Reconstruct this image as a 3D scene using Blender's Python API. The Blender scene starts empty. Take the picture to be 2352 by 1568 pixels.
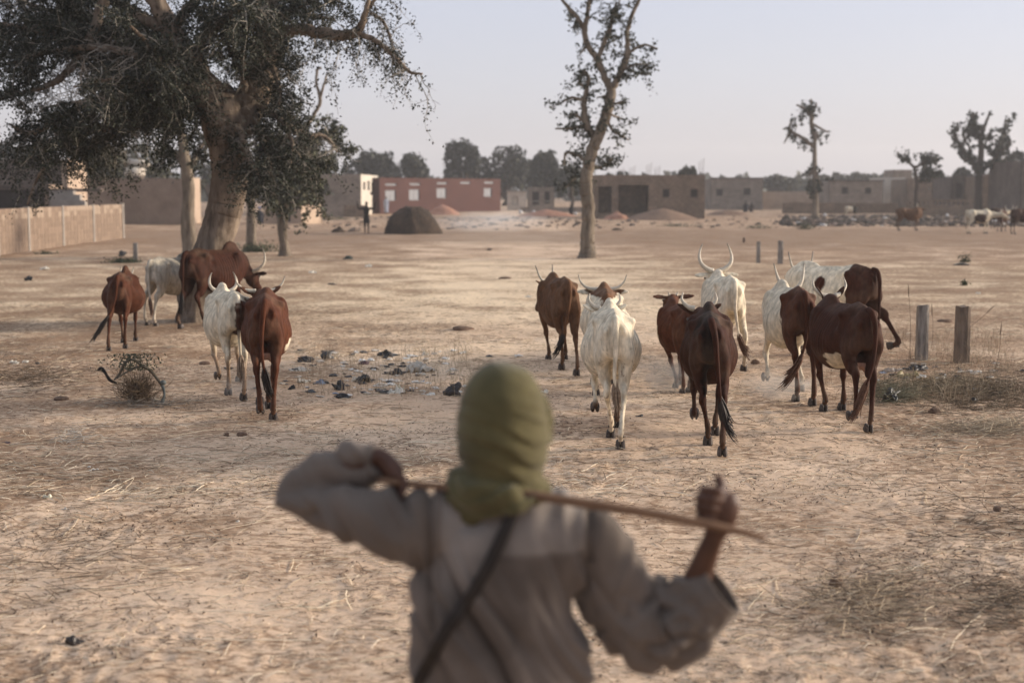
import bpy, math, random, mathutils
import mathutils.bvhtree
import numpy as np
COL = bpy.context.scene.collection
random.seed(7); np.random.seed(7)
# ---------------------------------------------------------------- helpers
def to_lin(c):
    return tuple((v/12.92 if v <= .04045 else ((v+.055)/1.055)**2.4) for v in c)

def srgb(r, g, b):
    return to_lin((r/255., g/255., b/255.))

def _h(ix, iy, iz, seed):
    n = (ix.astype(np.int64)*73856093) ^ (iy.astype(np.int64)*19349663) ^ (iz.astype(np.int64)*83492791) ^ (seed*2654435)
    n = (n ^ (n >> 13))*1274126177
    n = n ^ (n >> 16)
    n = (n*668265263) & 0x7fffffff
    n = (n ^ (n >> 15)) & 0xffffff
    return n/float(0xffffff)

def vnoise(x, y, z=None, seed=1):
    x = np.asarray(x, float); y = np.asarray(y, float)
    z = np.zeros_like(x) if z is None else np.asarray(z, float)
    xi, yi, zi = np.floor(x), np.floor(y), np.floor(z)
    fx, fy, fz = x-xi, y-yi, z-zi
    fx = fx*fx*(3-2*fx); fy = fy*fy*(3-2*fy); fz = fz*fz*(3-2*fz)
    r = 0
    for dx in (0, 1):
        for dy in (0, 1):
            for dz in (0, 1):
                w = (fx if dx else 1-fx)*(fy if dy else 1-fy)*(fz if dz else 1-fz)
                r = r + w*_h(xi+dx, yi+dy, zi+dz, seed)
    return r*2-1

def fbm(x, y, z=None, seed=1, oct=4):
    r = 0; a = 1.; s = 0
    for k in range(oct):
        f = 2**k
        r = r + a*vnoise(x*f+k*7.3, y*f+k*3.1, None if z is None else z*f+k*5.7, seed+k)
        s += a; a *= .5
    return r/s

def np_mesh(name, V, F, smooth=True, mat=None):
    """V (n,3) array, F (m,k) int array or list of arrays of different k"""
    me = bpy.data.meshes.new(name)
    V = np.asarray(V, np.float32)
    Fs = F if isinstance(F, list) else [F]
    Fs = [np.asarray(f, np.int32) for f in Fs if len(f)]
    nl = sum(f.size for f in Fs); nf = sum(len(f) for f in Fs)
    me.vertices.add(len(V)); me.vertices.foreach_set('co', V.ravel())
    me.loops.add(nl); me.loops.foreach_set('vertex_index', np.concatenate([f.ravel() for f in Fs]))
    tot = np.concatenate([np.full(len(f), f.shape[1], np.int32) for f in Fs])
    st = np.concatenate([[0], np.cumsum(tot)[:-1]]).astype(np.int32)
    me.polygons.add(nf); me.polygons.foreach_set('loop_start', st)
    me.polygons.foreach_set('use_smooth', np.full(nf, smooth))
    me.update(calc_edges=True)
    if mat: me.materials.append(mat)
    return me

class Geo:
    """collects quads and triangles"""
    def __init__(s): s.V = []; s.Q = []; s.T = []; s.n = 0; s.C = []
    def add(s, V, Q=(), T=(), col=None):
        V = np.asarray(V, float).reshape(-1, 3)
        if len(Q): s.Q.append(np.asarray(Q, np.int64)+s.n)
        if len(T): s.T.append(np.asarray(T, np.int64)+s.n)
        s.V.append(V); s.n += len(V)
        s.C.append(np.tile(np.array(col if col is not None else (1, 1, 1), float), (len(V), 1)) if (col is None or np.ndim(col) == 1) else np.asarray(col, float))
        return s
    def verts(s): return np.concatenate(s.V) if s.V else np.zeros((0, 3))
    def mesh(s, name, mat=None, smooth=True, col=False):
        F = []
        if s.Q: F.append(np.concatenate(s.Q))
        if s.T: F.append(np.concatenate(s.T))
        me = np_mesh(name, s.verts(), F, smooth, mat)
        if col: set_col(me, np.concatenate(s.C))
        return me

def set_col(me, C, name='col'):
    a = me.attributes.new(name, 'FLOAT_COLOR', 'POINT')
    C4 = np.ones((len(C), 4), np.float32); C4[:, :3] = C
    a.data.foreach_set('color', C4.ravel())

def link(name, me, parent=None, loc=None, rot=None, **props):
    o = bpy.data.objects.new(name, me); COL.objects.link(o)
    if parent is not None: o.parent = parent
    if loc is not None: o.location = loc
    if rot is not None: o.rotation_euler = rot
    for k, v in props.items(): o[k] = v
    return o

def thing(name, label, cat, loc=(0, 0, 0), rotz=0, group=None, scale=None):
    o = bpy.data.objects.new(name, None); COL.objects.link(o)
    o.empty_display_size = .1
    o.location = loc; o.rotation_euler = (0, 0, rotz)
    if scale: o.scale = (scale,)*3
    o['label'] = label; o['category'] = cat
    if group: o['group'] = group
    return o

def catmull(P, n):
    """resample control rows P (k,d) smoothly into n rows"""
    P = np.asarray(P, float); k = len(P)
    if k == 2:
        t = np.linspace(0, 1, n)[:, None]; return P[0]*(1-t)+P[1]*t
    t = np.linspace(0, k-1-1e-9, n); i = t.astype(int); f = (t-i)[:, None]
    Pm = np.vstack([2*P[0]-P[1], P, 2*P[-1]-P[-2]])
    a, b, c, d = Pm[i], Pm[i+1], Pm[i+2], Pm[i+3]
    return .5*((2*b)+(-a+c)*f+(2*a-5*b+4*c-d)*f*f+(-a+3*b-3*c+d)*f**3)

def tube(P, R, R2=None, nseg=10, side=(1, 0, 0), caps=True, n=None, power=2.0):
    """loft of ellipses; R along the side axis, R2 along the other"""
    P = np.asarray(P, float); R = np.asarray(R, float)*np.ones(len(P)); R2 = R if R2 is None else np.asarray(R2, float)*np.ones(len(P))
    if n:
        M = catmull(np.column_stack([P, R, R2]), n); P = M[:, :3]; R = np.maximum(M[:, 3], 1e-4); R2 = np.maximum(M[:, 4], 1e-4)
    k = len(P)
    T = np.gradient(P, axis=0); T /= np.linalg.norm(T, axis=1)[:, None]+1e-12
    s = np.asarray(side, float)
    S = np.zeros_like(P); prev = s
    for i in range(k):
        v = prev-np.dot(prev, T[i])*T[i]
        l = np.linalg.norm(v)
        if l < 1e-3:
            v = np.cross(T[i], (0.3, .9, .1)); l = np.linalg.norm(v)
        v /= l; S[i] = v; prev = v if i < 1 else v
    U = np.cross(T, S)
    a = np.arange(nseg)*2*math.pi/nseg
    ca, sa = np.cos(a), np.sin(a)
    if power != 2.0:
        ca = np.sign(ca)*np.abs(ca)**(2/power); sa = np.sign(sa)*np.abs(sa)**(2/power)
    V = P[:, None, :]+S[:, None, :]*(R[:, None, None]*ca[None, :, None])+U[:, None, :]*(R2[:, None, None]*sa[None, :, None])
    V = V.reshape(-1, 3)
    i, j = np.meshgrid(np.arange(k-1), np.arange(nseg), indexing='ij')
    a0 = i*nseg+j; a1 = i*nseg+(j+1) % nseg
    Q = np.stack([a0, a1, a1+nseg, a0+nseg], -1).reshape(-1, 4)
    Tt = []
    if caps:
        V = np.vstack([V, P[0], P[-1]]); c0 = k*nseg; c1 = c0+1
        jj = np.arange(nseg)
        Tt = np.vstack([np.stack([np.full(nseg, c0), (jj+1) % nseg, jj], -1),
                        np.stack([np.full(nseg, c1), (k-1)*nseg+jj, (k-1)*nseg+(jj+1) % nseg], -1)])
    return V, Q, Tt

def ellipsoid(c, r, nu=14, nv=9, M=None):
    v = np.linspace(0, math.pi, nv+2)[1:-1]; u = np.arange(nu)*2*math.pi/nu
    X = np.outer(np.sin(v), np.cos(u)); Y = np.outer(np.sin(v), np.sin(u)); Z = np.outer(np.cos(v), np.ones(nu))
    V = np.stack([X, Y, Z], -1).reshape(-1, 3)
    V = np.vstack([V, (0, 0, 1), (0, 0, -1)])*np.asarray(r)
    if M is not None: V = V@np.array(M).T
    V = V+np.asarray(c)
    i, j = np.meshgrid(np.arange(nv-1), np.arange(nu), indexing='ij')
    a0 = i*nu+j; a1 = i*nu+(j+1) % nu
    Q = np.stack([a0, a0+nu, a1+nu, a1], -1).reshape(-1, 4)
    jj = np.arange(nu); t = nu*nv; b = t+1
    T = np.vstack([np.stack([np.full(nu, t), jj, (jj+1) % nu], -1),
                   np.stack([np.full(nu, b), (nv-1)*nu+(jj+1) % nu, (nv-1)*nu+jj], -1)])
    return V, Q, T

def box(c, s, rz=0, M=None):
    V = np.array([(x, y, z) for x in (-.5, .5) for y in (-.5, .5) for z in (-.5, .5)])*np.asarray(s, float)
    if rz:
        cc, ss = math.cos(rz), math.sin(rz)
        V = V@np.array([[cc, ss, 0], [-ss, cc, 0], [0, 0, 1]])
    if M is not None: V = V@np.array(M).T
    return V+np.asarray(c, float), np.array([(0, 1, 3, 2), (4, 6, 7, 5), (0, 4, 5, 1), (2, 3, 7, 6), (0, 2, 6, 4), (1, 5, 7, 3)])

def remesh(geo, voxel, smooth=5, fac=.5):
    """voxel union of the overlapping closed pieces -> one continuous mesh"""
    me = geo.mesh('tmp')
    o = bpy.data.objects.new('tmp', me); COL.objects.link(o)
    m = o.modifiers.new('r', 'REMESH'); m.mode = 'VOXEL'; m.voxel_size = voxel; m.use_smooth_shade = True
    if smooth:
        s = o.modifiers.new('s', 'SMOOTH'); s.factor = fac; s.iterations = smooth
    dg = bpy.context.evaluated_depsgraph_get()
    out = bpy.data.meshes.new_from_object(o.evaluated_get(dg))
    bpy.data.objects.remove(o); bpy.data.meshes.remove(me)
    return out

def get_co(me):
    a = np.zeros(len(me.vertices)*3, np.float32); me.vertices.foreach_get('co', a); return a.reshape(-1, 3).astype(float)
def get_no(me):
    a = np.zeros(len(me.vertices)*3, np.float32); me.vertices.foreach_get('normal', a); return a.reshape(-1, 3).astype(float)
def put_co(me, V):
    me.vertices.foreach_set('co', V.astype(np.float32).ravel()); me.update()

def sstep(a, b, x):
    t = np.clip((x-a)/(b-a), 0, 1); return t*t*(3-2*t)

# ---- picture measurements (2352 x 1568) to places in the world
FPX = 50/36*2352; CAMH = 2.4; PITCH = math.atan(349/FPX)
def ray(px, py):
    x = (px-1176)/FPX; y = -(py-784)/FPX
    c, s = math.cos(PITCH), math.sin(PITCH)
    return np.array([x, c+y*s, -s+y*c])
def at(px, py, Y):
    d = ray(px, py); d = d/d[1]*Y
    return np.array([d[0], d[1], CAMH+d[2]])
def gp(px, py, z=0):
    d = ray(px, py); t = (CAMH-z)/-d[2]
    return np.array([d[0]*t, d[1]*t, z])
# ---------------------------------------------------------------- materials
def mat_new(name):
    m = bpy.data.materials.new(name); m.use_nodes = True
    nt = m.node_tree; b = nt.nodes['Principled BSDF']
    return m, nt, b

def nd(nt, t, **kw):
    n = nt.nodes.new(t)
    for k, v in kw.items():
        if k in n.inputs.keys(): n.inputs[k].default_value = v
        else: setattr(n, k, v)
    return n

def noise_node(nt, scale, detail=4, rough=.55, vec=None, dist=0, sc3=None):
    n = nd(nt, 'ShaderNodeTexNoise'); n.inputs['Scale'].default_value = scale
    n.inputs['Detail'].default_value = detail; n.inputs['Roughness'].default_value = rough; n.inputs['Distortion'].default_value = dist
    tc = nd(nt, 'ShaderNodeTexCoord')
    src = tc.outputs['Object']
    if vec is not None: src = vec
    if sc3 is not None:
        mp = nd(nt, 'ShaderNodeMapping'); mp.inputs['Scale'].default_value = sc3
        nt.links.new(src, mp.inputs['Vector']); src = mp.outputs[0]
    nt.links.new(src, n.inputs['Vector'])
    return n

def ramp(nt, src, stops):
    r = nd(nt, 'ShaderNodeValToRGB')
    while len(r.color_ramp.elements) < len(stops): r.color_ramp.elements.new(.5)
    for e, (p, c) in zip(r.color_ramp.elements, stops):
        e.position = p; e.color = (*c, 1) if len(c) == 3 else c
    nt.links.new(src, r.inputs[0])
    return r

def mix(nt, fac, a, b, mode='MIX'):
    m = nd(nt, 'ShaderNodeMix', data_type='RGBA', blend_type=mode)
    for s, v in ((m.inputs[0], fac), (m.inputs[6], a), (m.inputs[7], b)):
        if hasattr(v, 'is_output') or hasattr(v, 'links'): nt.links.new(v, s)
        elif isinstance(v, (int, float)): s.default_value = v
        else: s.default_value = (*v, 1)
    return m.outputs[2]

def bump(nt, b, height, strength=.3, dist=.01):
    n = nd(nt, 'ShaderNodeBump'); n.inputs['Strength'].default_value = strength; n.inputs['Distance'].default_value = dist
    nt.links.new(height, n.inputs['Height']); nt.links.new(n.outputs[0], b.inputs['Normal'])
    return n

def simple(name, c1, c2=None, scale=8, rough=.8, bmp=.2, bdist=.01, detail=6, sc3=None, spec=.3, lo=.35, hi=.65):
    m, nt, b = mat_new(name)
    c2 = c2 or tuple(v*.7 for v in c1)
    n = noise_node(nt, scale, detail, .6, sc3=sc3)
    r = ramp(nt, n.outputs[0], [(lo, c1), (hi, c2)])
    nt.links.new(r.outputs[0], b.inputs['Base Color'])
    b.inputs['Roughness'].default_value = rough; b.inputs['Specular IOR Level'].default_value = spec
    if bmp:
        n2 = noise_node(nt, scale*4, 4, .6, sc3=sc3); bump(nt, b, n2.outputs[0], bmp, bdist)
    return m

def attr_mat(name, rough=.6, spec=.3, nscale=30, namt=.35, bscale=90, bmp=.15, bdist=.004, sc3=None, sheen=0, trans=0):
    """colour comes from the vertex colours, with fine variation on top"""
    m, nt, b = mat_new(name)
    a = nd(nt, 'ShaderNodeAttribute', attribute_name='col')
    n = noise_node(nt, nscale, 6, .6, sc3=sc3)
    r = ramp(nt, n.outputs[0], [(.3, (1-namt,)*3), (.7, (1+namt*.4,)*3)])
    c = mix(nt, 1., a.outputs['Color'], r.outputs[0], 'MULTIPLY')
    nt.links.new(c, b.inputs['Base Color'])
    b.inputs['Roughness'].default_value = rough; b.inputs['Specular IOR Level'].default_value = spec
    if sheen: b.inputs['Sheen Weight'].default_value = sheen
    if trans:
        t = nd(nt, 'ShaderNodeBsdfTranslucent'); nt.links.new(c, t.inputs[0])
        ms = nd(nt, 'ShaderNodeMixShader'); ms.inputs[0].default_value = trans
        nt.links.new(b.outputs[0], ms.inputs[1]); nt.links.new(t.outputs[0], ms.inputs[2])
        nt.links.new(ms.outputs[0], nt.nodes['Material Output'].inputs['Surface'])
    if bmp:
        n2 = noise_node(nt, bscale, 4, .65, sc3=sc3); bump(nt, b, n2.outputs[0], bmp, bdist)
    return m
# ---------------------------------------------------------------- camera, sky, sun, exposure
sc = bpy.context.scene
cd = bpy.data.cameras.new('camera'); cam = bpy.data.objects.new('camera', cd); COL.objects.link(cam); sc.camera = cam
cam.location = (0, 0, CAMH); cam.rotation_euler = (math.pi/2-PITCH, 0, 0)
cd.lens = 50; cd.sensor_width = 36; cd.clip_start = .1; cd.clip_end = 9000
cd.dof.use_dof = True; cd.dof.focus_distance = 13.2; cd.dof.aperture_fstop = 1.6; cd.dof.aperture_blades = 0
SUN_EL, SUN_AZ = 13, 80       # azimuth from +Y towards +X
w = bpy.data.worlds.new('World'); sc.world = w; w.use_nodes = True
nt = w.node_tree; bg = nt.nodes['Background']
sky = nt.nodes.new('ShaderNodeTexSky'); sky.sky_type = 'NISHITA'; sky.sun_disc = False
sky.sun_elevation = math.radians(SUN_EL); sky.sun_rotation = math.radians(SUN_AZ)
sky.air_density = 1.0; sky.dust_density = 3.0; sky.ozone_density = 2.0; sky.altitude = 200
# dusty air: the blue is washed out to a pale lilac grey
hs = nt.nodes.new('ShaderNodeHueSaturation'); hs.inputs['Saturation'].default_value = .62
nt.links.new(sky.outputs[0], hs.inputs['Color'])
mx = nt.nodes.new('ShaderNodeMix'); mx.data_type = 'RGBA'; mx.blend_type = 'MULTIPLY'; mx.inputs[0].default_value = 1
nt.links.new(hs.outputs[0], mx.inputs[6]); mx.inputs[7].default_value = (1.0, .955, 1.06, 1)
# the thick dust veil evens the sky out: mostly a smooth height gradient, pale and warm low down
tcw = nt.nodes.new('ShaderNodeTexCoord'); spw = nt.nodes.new('ShaderNodeSeparateXYZ'); nt.links.new(tcw.outputs['Generated'], spw.inputs[0])
rw = nt.nodes.new('ShaderNodeValToRGB'); nt.links.new(spw.outputs[2], rw.inputs[0])
for e, (p_, c_) in zip([rw.color_ramp.elements[0], rw.color_ramp.elements[1], rw.color_ramp.elements.new(.12), rw.color_ramp.elements.new(.35)],
                       [(0., (.95, .875, .87, 1)), (1., (.42, .46, .60, 1)), (.12, (.80, .775, .83, 1)), (.35, (.60, .62, .72, 1))]): e.position = p_; e.color = c_
gm = nt.nodes.new('ShaderNodeMix'); gm.data_type = 'RGBA'; gm.blend_type = 'MULTIPLY'; gm.inputs[0].default_value = 1; gm.clamp_result = False
nt.links.new(rw.outputs[0], gm.inputs[6]); gm.inputs[7].default_value = (1.30, 1.37, 1.47, 1)
m2 = nt.nodes.new('ShaderNodeMix'); m2.data_type = 'RGBA'; m2.inputs[0].default_value = .82; nt.links.new(mx.outputs[2], m2.inputs[6]); nt.links.new(gm.outputs[2], m2.inputs[7])
nt.links.new(m2.outputs[2], bg.inputs[0]); bg.inputs[1].default_value = .15
sl = bpy.data.lights.new('sun', 'SUN'); sl.energy = 1.75; sl.angle = math.radians(9); sl.color = (1, .87, .72)
so = bpy.data.objects.new('sun', sl); COL.objects.link(so)
so.rotation_euler = (math.radians(90-SUN_EL), 0, math.radians(180-SUN_AZ))
sc.view_settings.view_transform = 'Standard'; sc.view_settings.look = 'None'; sc.view_settings.gamma = 1
sc.view_settings.exposure = 1.78
sc.cycles.use_denoising = True
sc.cycles.volume_step_rate = 1.5; sc.cycles.volume_max_steps = 64
sc.cycles.max_bounces = 6; sc.cycles.diffuse_bounces = 3; sc.cycles.glossy_bounces = 2; sc.cycles.transmission_bounces = 3; sc.cycles.transparent_max_bounces = 8; sc.cycles.volume_bounces = 0
# ---------------------------------------------------------------- the ground
def gz(x, y):
    x = np.asarray(x, float); y = np.asarray(y, float)
    far = np.clip(30/np.maximum(np.hypot(x, y), 1), 0, 1)
    h = .05*fbm(x*.22, y*.22, None, 101, 2)+.018*fbm(x*1.6, y*1.6, None, 102, 2)
    tr = fbm(x*6.5, y*6.5, None, 103, 3)
    h = h+far*(.010*tr+.008*(1-2*np.abs(vnoise(x*9, y*9, None, 107)))*sstep(-.3, .4, vnoise(x*.6, y*.6, None, 108)))
    return h
def gzf(x, y): return float(gz(np.array([x]), np.array([y]))[0])
def gpt(px, py):
    p = gp(px, py); return np.array([p[0], p[1], gzf(p[0], p[1])])

def build_ground():
    rr = [0.0, 1.0]; 
    while rr[-1] < 70: rr.append(rr[-1]*1.0072 if rr[-1] > 5 else rr[-1]*1.06)
    while rr[-1] < 900: rr.append(rr[-1]*1.05)
    rr = np.array(rr[1:])
    a1 = np.radians(np.linspace(-27, 27, 470)); a2 = np.radians(np.linspace(27, 333, 60))[1:-1]
    aa = np.concatenate([a1, a2]); n = len(aa); k = len(rr)
    X = rr[:, None]*np.sin(aa); Y = rr[:, None]*np.cos(aa); Z = gz(X.ravel(), Y.ravel())
    V = np.column_stack([X.ravel(), Y.ravel(), Z]); V = np.vstack([V, (0, 0, 0)])
    i, j = np.meshgrid(np.arange(k-1), np.arange(n), indexing='ij')
    a0 = i*n+j; b0 = i*n+(j+1) % n
    Q = np.stack([a0, a0+n, b0+n, b0], -1).reshape(-1, 4)
    jj = np.arange(n); T = np.stack([np.full(n, k*n), jj, (jj+1) % n], -1)
    m, nt, b = mat_new('dry_earth')
    tc = nd(nt, 'ShaderNodeTexCoord'); ob = tc.outputs['Object']
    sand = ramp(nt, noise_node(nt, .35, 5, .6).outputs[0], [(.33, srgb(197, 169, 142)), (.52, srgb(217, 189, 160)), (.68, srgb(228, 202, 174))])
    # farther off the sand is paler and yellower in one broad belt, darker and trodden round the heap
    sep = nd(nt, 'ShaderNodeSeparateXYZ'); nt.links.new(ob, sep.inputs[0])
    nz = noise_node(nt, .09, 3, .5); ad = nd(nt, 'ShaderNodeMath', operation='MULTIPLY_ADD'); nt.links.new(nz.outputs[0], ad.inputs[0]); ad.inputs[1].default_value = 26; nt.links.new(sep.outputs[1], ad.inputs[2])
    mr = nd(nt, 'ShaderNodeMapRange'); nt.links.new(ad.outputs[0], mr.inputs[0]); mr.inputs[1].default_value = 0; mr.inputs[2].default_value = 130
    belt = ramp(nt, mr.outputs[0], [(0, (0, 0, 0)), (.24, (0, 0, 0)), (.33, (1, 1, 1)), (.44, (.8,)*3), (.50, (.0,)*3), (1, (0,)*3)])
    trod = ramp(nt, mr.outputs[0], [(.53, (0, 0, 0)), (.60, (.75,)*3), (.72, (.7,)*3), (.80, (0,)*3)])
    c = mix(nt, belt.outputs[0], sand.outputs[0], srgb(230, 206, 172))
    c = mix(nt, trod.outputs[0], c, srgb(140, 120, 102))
    # debris, trampled dung and chaff
    p1 = noise_node(nt, .55, 3, .55); p2 = noise_node(nt, 13, 8, .78, sc3=(.7, 1, 1)); p3 = noise_node(nt, 42, 6, .75, sc3=(.6, 1, 1))
    s1 = nd(nt, 'ShaderNodeMath', operation='MULTIPLY_ADD'); nt.links.new(p1.outputs[0], s1.inputs[0]); s1.inputs[1].default_value = .55; nt.links.new(p2.outputs[0], s1.inputs[2])
    ab = nd(nt, 'ShaderNodeMath', operation='ABSOLUTE'); nt.links.new(sep.outputs[0], ab.inputs[0]); sd = nd(nt, 'ShaderNodeMapRange'); nt.links.new(ab.outputs[0], sd.inputs[0])
    sd.inputs[1].default_value = 1.2; sd.inputs[2].default_value = 5.5; sd.inputs[3].default_value = -.05; sd.inputs[4].default_value = .07; s2 = nd(nt, 'ShaderNodeMath', operation='ADD'); nt.links.new(s1.outputs[0], s2.inputs[0]); nt.links.new(sd.outputs[0], s2.inputs[1]); s1 = s2     # the herd's track down the middle is barer
    d1 = ramp(nt, s1.outputs[0], [(.72, (0, 0, 0)), (.82, (.75,)*3), (.94, (1,)*3)])
    c = mix(nt, d1.outputs[0], c, srgb(136, 108, 83))
    d2 = ramp(nt, p3.outputs[0], [(.55, (0, 0, 0)), (.68, (.75,)*3)])
    c = mix(nt, d2.outputs[0], c, srgb(92, 68, 50))
    l2 = ramp(nt, noise_node(nt, 27, 6, .75, sc3=(.5, 1, 1)).outputs[0], [(.55, (0, 0, 0)), (.68, (.75,)*3)])
    c = mix(nt, l2.outputs[0], c, srgb(230, 208, 178))
    nt.links.new(c, b.inputs['Base Color']); b.inputs['Roughness'].default_value = .95; b.inputs['Specular IOR Level'].default_value = .1
    bs = mix(nt, .5, p3.outputs[0], noise_node(nt, 14, 6, .7).outputs[0])
    bump(nt, b, bs, .75, .020)
    me = np_mesh('ground', V, [Q, T], True, m)
    link('ground', me, kind='structure')
build_ground()
# ---------------------------------------------------------------- walls and houses
def block_mat(name, c1, c2, bw=.42, bh=.21, mortar=.6):
    m, nt, b = mat_new(name)
    tc = nd(nt, 'ShaderNodeTexCoord'); sp = nd(nt, 'ShaderNodeSeparateXYZ'); nt.links.new(tc.outputs['Object'], sp.inputs[0])
    ad = nd(nt, 'ShaderNodeMath', operation='ADD'); nt.links.new(sp.outputs[0], ad.inputs[0]); nt.links.new(sp.outputs[1], ad.inputs[1])
    cb = nd(nt, 'ShaderNodeCombineXYZ'); nt.links.new(ad.outputs[0], cb.inputs[0]); nt.links.new(sp.outputs[2], cb.inputs[1])
    br = nd(nt, 'ShaderNodeTexBrick'); nt.links.new(cb.outputs[0], br.inputs['Vector'])
    br.inputs['Scale'].default_value = 1; br.inputs['Brick Width'].default_value = bw; br.inputs['Row Height'].default_value = bh; br.inputs['Mortar Size'].default_value = .018
    br.inputs['Color1'].default_value = (*c1, 1); br.inputs['Color2'].default_value = (*c2, 1); br.inputs['Mortar'].default_value = (*[v*mortar for v in c2], 1)
    n = noise_node(nt, .7, 5, .6); r = ramp(nt, n.outputs[0], [(.35, (.72,)*3), (.65, (1.12,)*3)])
    n2 = noise_node(nt, 3, 6, .65); r2 = ramp(nt, n2.outputs[0], [(.35, (.8,)*3), (.65, (1.1,)*3)])
    c = mix(nt, 1., br.outputs[0], r.outputs[0], 'MULTIPLY'); c = mix(nt, 1., c, r2.outputs[0], 'MULTIPLY')
    nt.links.new(c, b.inputs['Base Color']); b.inputs['Roughness'].default_value = .95; b.inputs['Specular IOR Level'].default_value = .1
    bump(nt, b, n2.outputs[0], .6, .04)
    return m
M_BLK = block_mat('grey_block', (.30, .245, .195), (.25, .205, .165))
M_BLK2 = block_mat('brown_block', (.235, .175, .125), (.20, .145, .105))
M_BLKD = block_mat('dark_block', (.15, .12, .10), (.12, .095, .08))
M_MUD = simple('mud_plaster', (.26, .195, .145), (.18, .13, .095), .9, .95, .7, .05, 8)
M_MUDL = simple('pale_and_sunlit_mud', (.42, .32, .235), (.33, .245, .18), 1.2, .95, .5, .04, 8)
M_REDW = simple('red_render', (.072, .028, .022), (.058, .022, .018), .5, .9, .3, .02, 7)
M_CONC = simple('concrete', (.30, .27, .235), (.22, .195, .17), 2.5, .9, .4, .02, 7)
M_PALE = simple('pale_paint_and_sunlit_side', (.55, .50, .42), (.42, .37, .31), 1.5, .85, .3, .02, 7)
M_SHUT = simple('pale_blue_metal', (.115, .12, .14), (.09, .095, .115), 2, .5, .1, .01, 5, spec=.5)
M_VOID = simple('dark_inside', (.035, .026, .022), (.022, .017, .014), 2, .95, 0)
M_RUST = simple('rusty_steel', (.10, .06, .04), (.06, .035, .025), 8, .7, .2)
M_WOODW = simple('weathered_wood', (.22, .165, .12), (.10, .075, .055), 5, .85, .6, .012, 8, sc3=(3, 3, .5))
M_WOODG = simple('grey_post', (.33, .30, .26), (.12, .10, .085), 5, .85, .7, .014, 8, sc3=(3, 3, .5))

def wall_mesh(name, mat, p0, p1, H, th, holes=(), H1=None, jag=0, seed=0):
    """upright wall from p0 to p1 (xy) with real openings; holes (u0,u1,z0,z1) in metres; outer face on the p0->p1 line, thickness to the left"""
    p0 = np.array(p0, float); p1 = np.array(p1, float); L = np.linalg.norm(p1-p0); d = (p1-p0)/L; nrm = np.array([-d[1], d[0]])
    H1 = H if H1 is None else H1
    us = sorted(set([0, L]+[min(max(h[i], 0), L) for h in holes for i in (0, 1)])); zs = sorted(set([0, H]+[h[i] for h in holes for i in (2, 3)]))
    nu = max(1, int(L/1.2)); us = sorted(set(us) | set(np.linspace(0, L, nu+1).round(4)))
    us = [u for i, u in enumerate(us) if i == 0 or u-us[i-1] > 1e-3]
    solid = np.ones((len(us)-1, len(zs)-1), bool)
    for i in range(len(us)-1):
        for j in range(len(zs)-1):
            uc, zc = (us[i]+us[i+1])/2, (zs[j]+zs[j+1])/2
            for h in holes:
                if h[0] < uc < h[1] and h[2] < zc < h[3]: solid[i, j] = False
    rng = np.random.default_rng(seed); jz = rng.uniform(-jag, jag, len(us)) if jag else np.zeros(len(us))
    def pt(i, j, k):
        u = us[i]; z = zs[j]
        if j == len(zs)-1: z = H+(H1-H)*u/L+jz[i]
        q = p0+d*u+nrm*th*k
        return (q[0], q[1], z-(.15 if j == 0 else 0))
    V = []; Q = []
    def quad(a, b, c, e):
        n = len(V); V.extend([a, b, c, e]); Q.append((n, n+1, n+2, n+3))
    nI, nJ = solid.shape
    for i in range(nI):
        for j in range(nJ):
            if not solid[i, j]: continue
            quad(pt(i, j, 0), pt(i+1, j, 0), pt(i+1, j+1, 0), pt(i, j+1, 0))
            quad(pt(i+1, j, 1), pt(i, j, 1), pt(i, j+1, 1), pt(i+1, j+1, 1))
            if i == 0 or not solid[i-1, j]: quad(pt(i, j, 1), pt(i, j, 0), pt(i, j+1, 0), pt(i, j+1, 1))
            if i == nI-1 or not solid[i+1, j]: quad(pt(i+1, j, 0), pt(i+1, j, 1), pt(i+1, j+1, 1), pt(i+1, j+1, 0))
            if j == nJ-1 or not solid[i, j+1]: quad(pt(i, j+1, 0), pt(i+1, j+1, 0), pt(i+1, j+1, 1), pt(i, j+1, 1))
            if j > 0 and not solid[i, j-1]: quad(pt(i, j, 0), pt(i, j, 1), pt(i+1, j, 1), pt(i+1, j, 0))
    return np_mesh(name, V, np.array(Q), False, mat), p0, d, nrm

def on_line(px, p0, p1):
    """distance along p0->p1 where the picture column px meets it"""
    m = (px-1176)/FPX*1.0
    c, s = math.cos(PITCH), math.sin(PITCH)
    m = m/ c     # columns at about the horizon
    d = np.array(p1)-np.array(p0); L = np.linalg.norm(d); d = d/L
    t = (m*p0[1]-p0[0])/(d[0]-m*d[1])
    return t

def colX(px, D): return (px-1176)/FPX/math.cos(PITCH)*D
def rowZ(py, D): return float(at(1176, py, D)[2])

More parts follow.
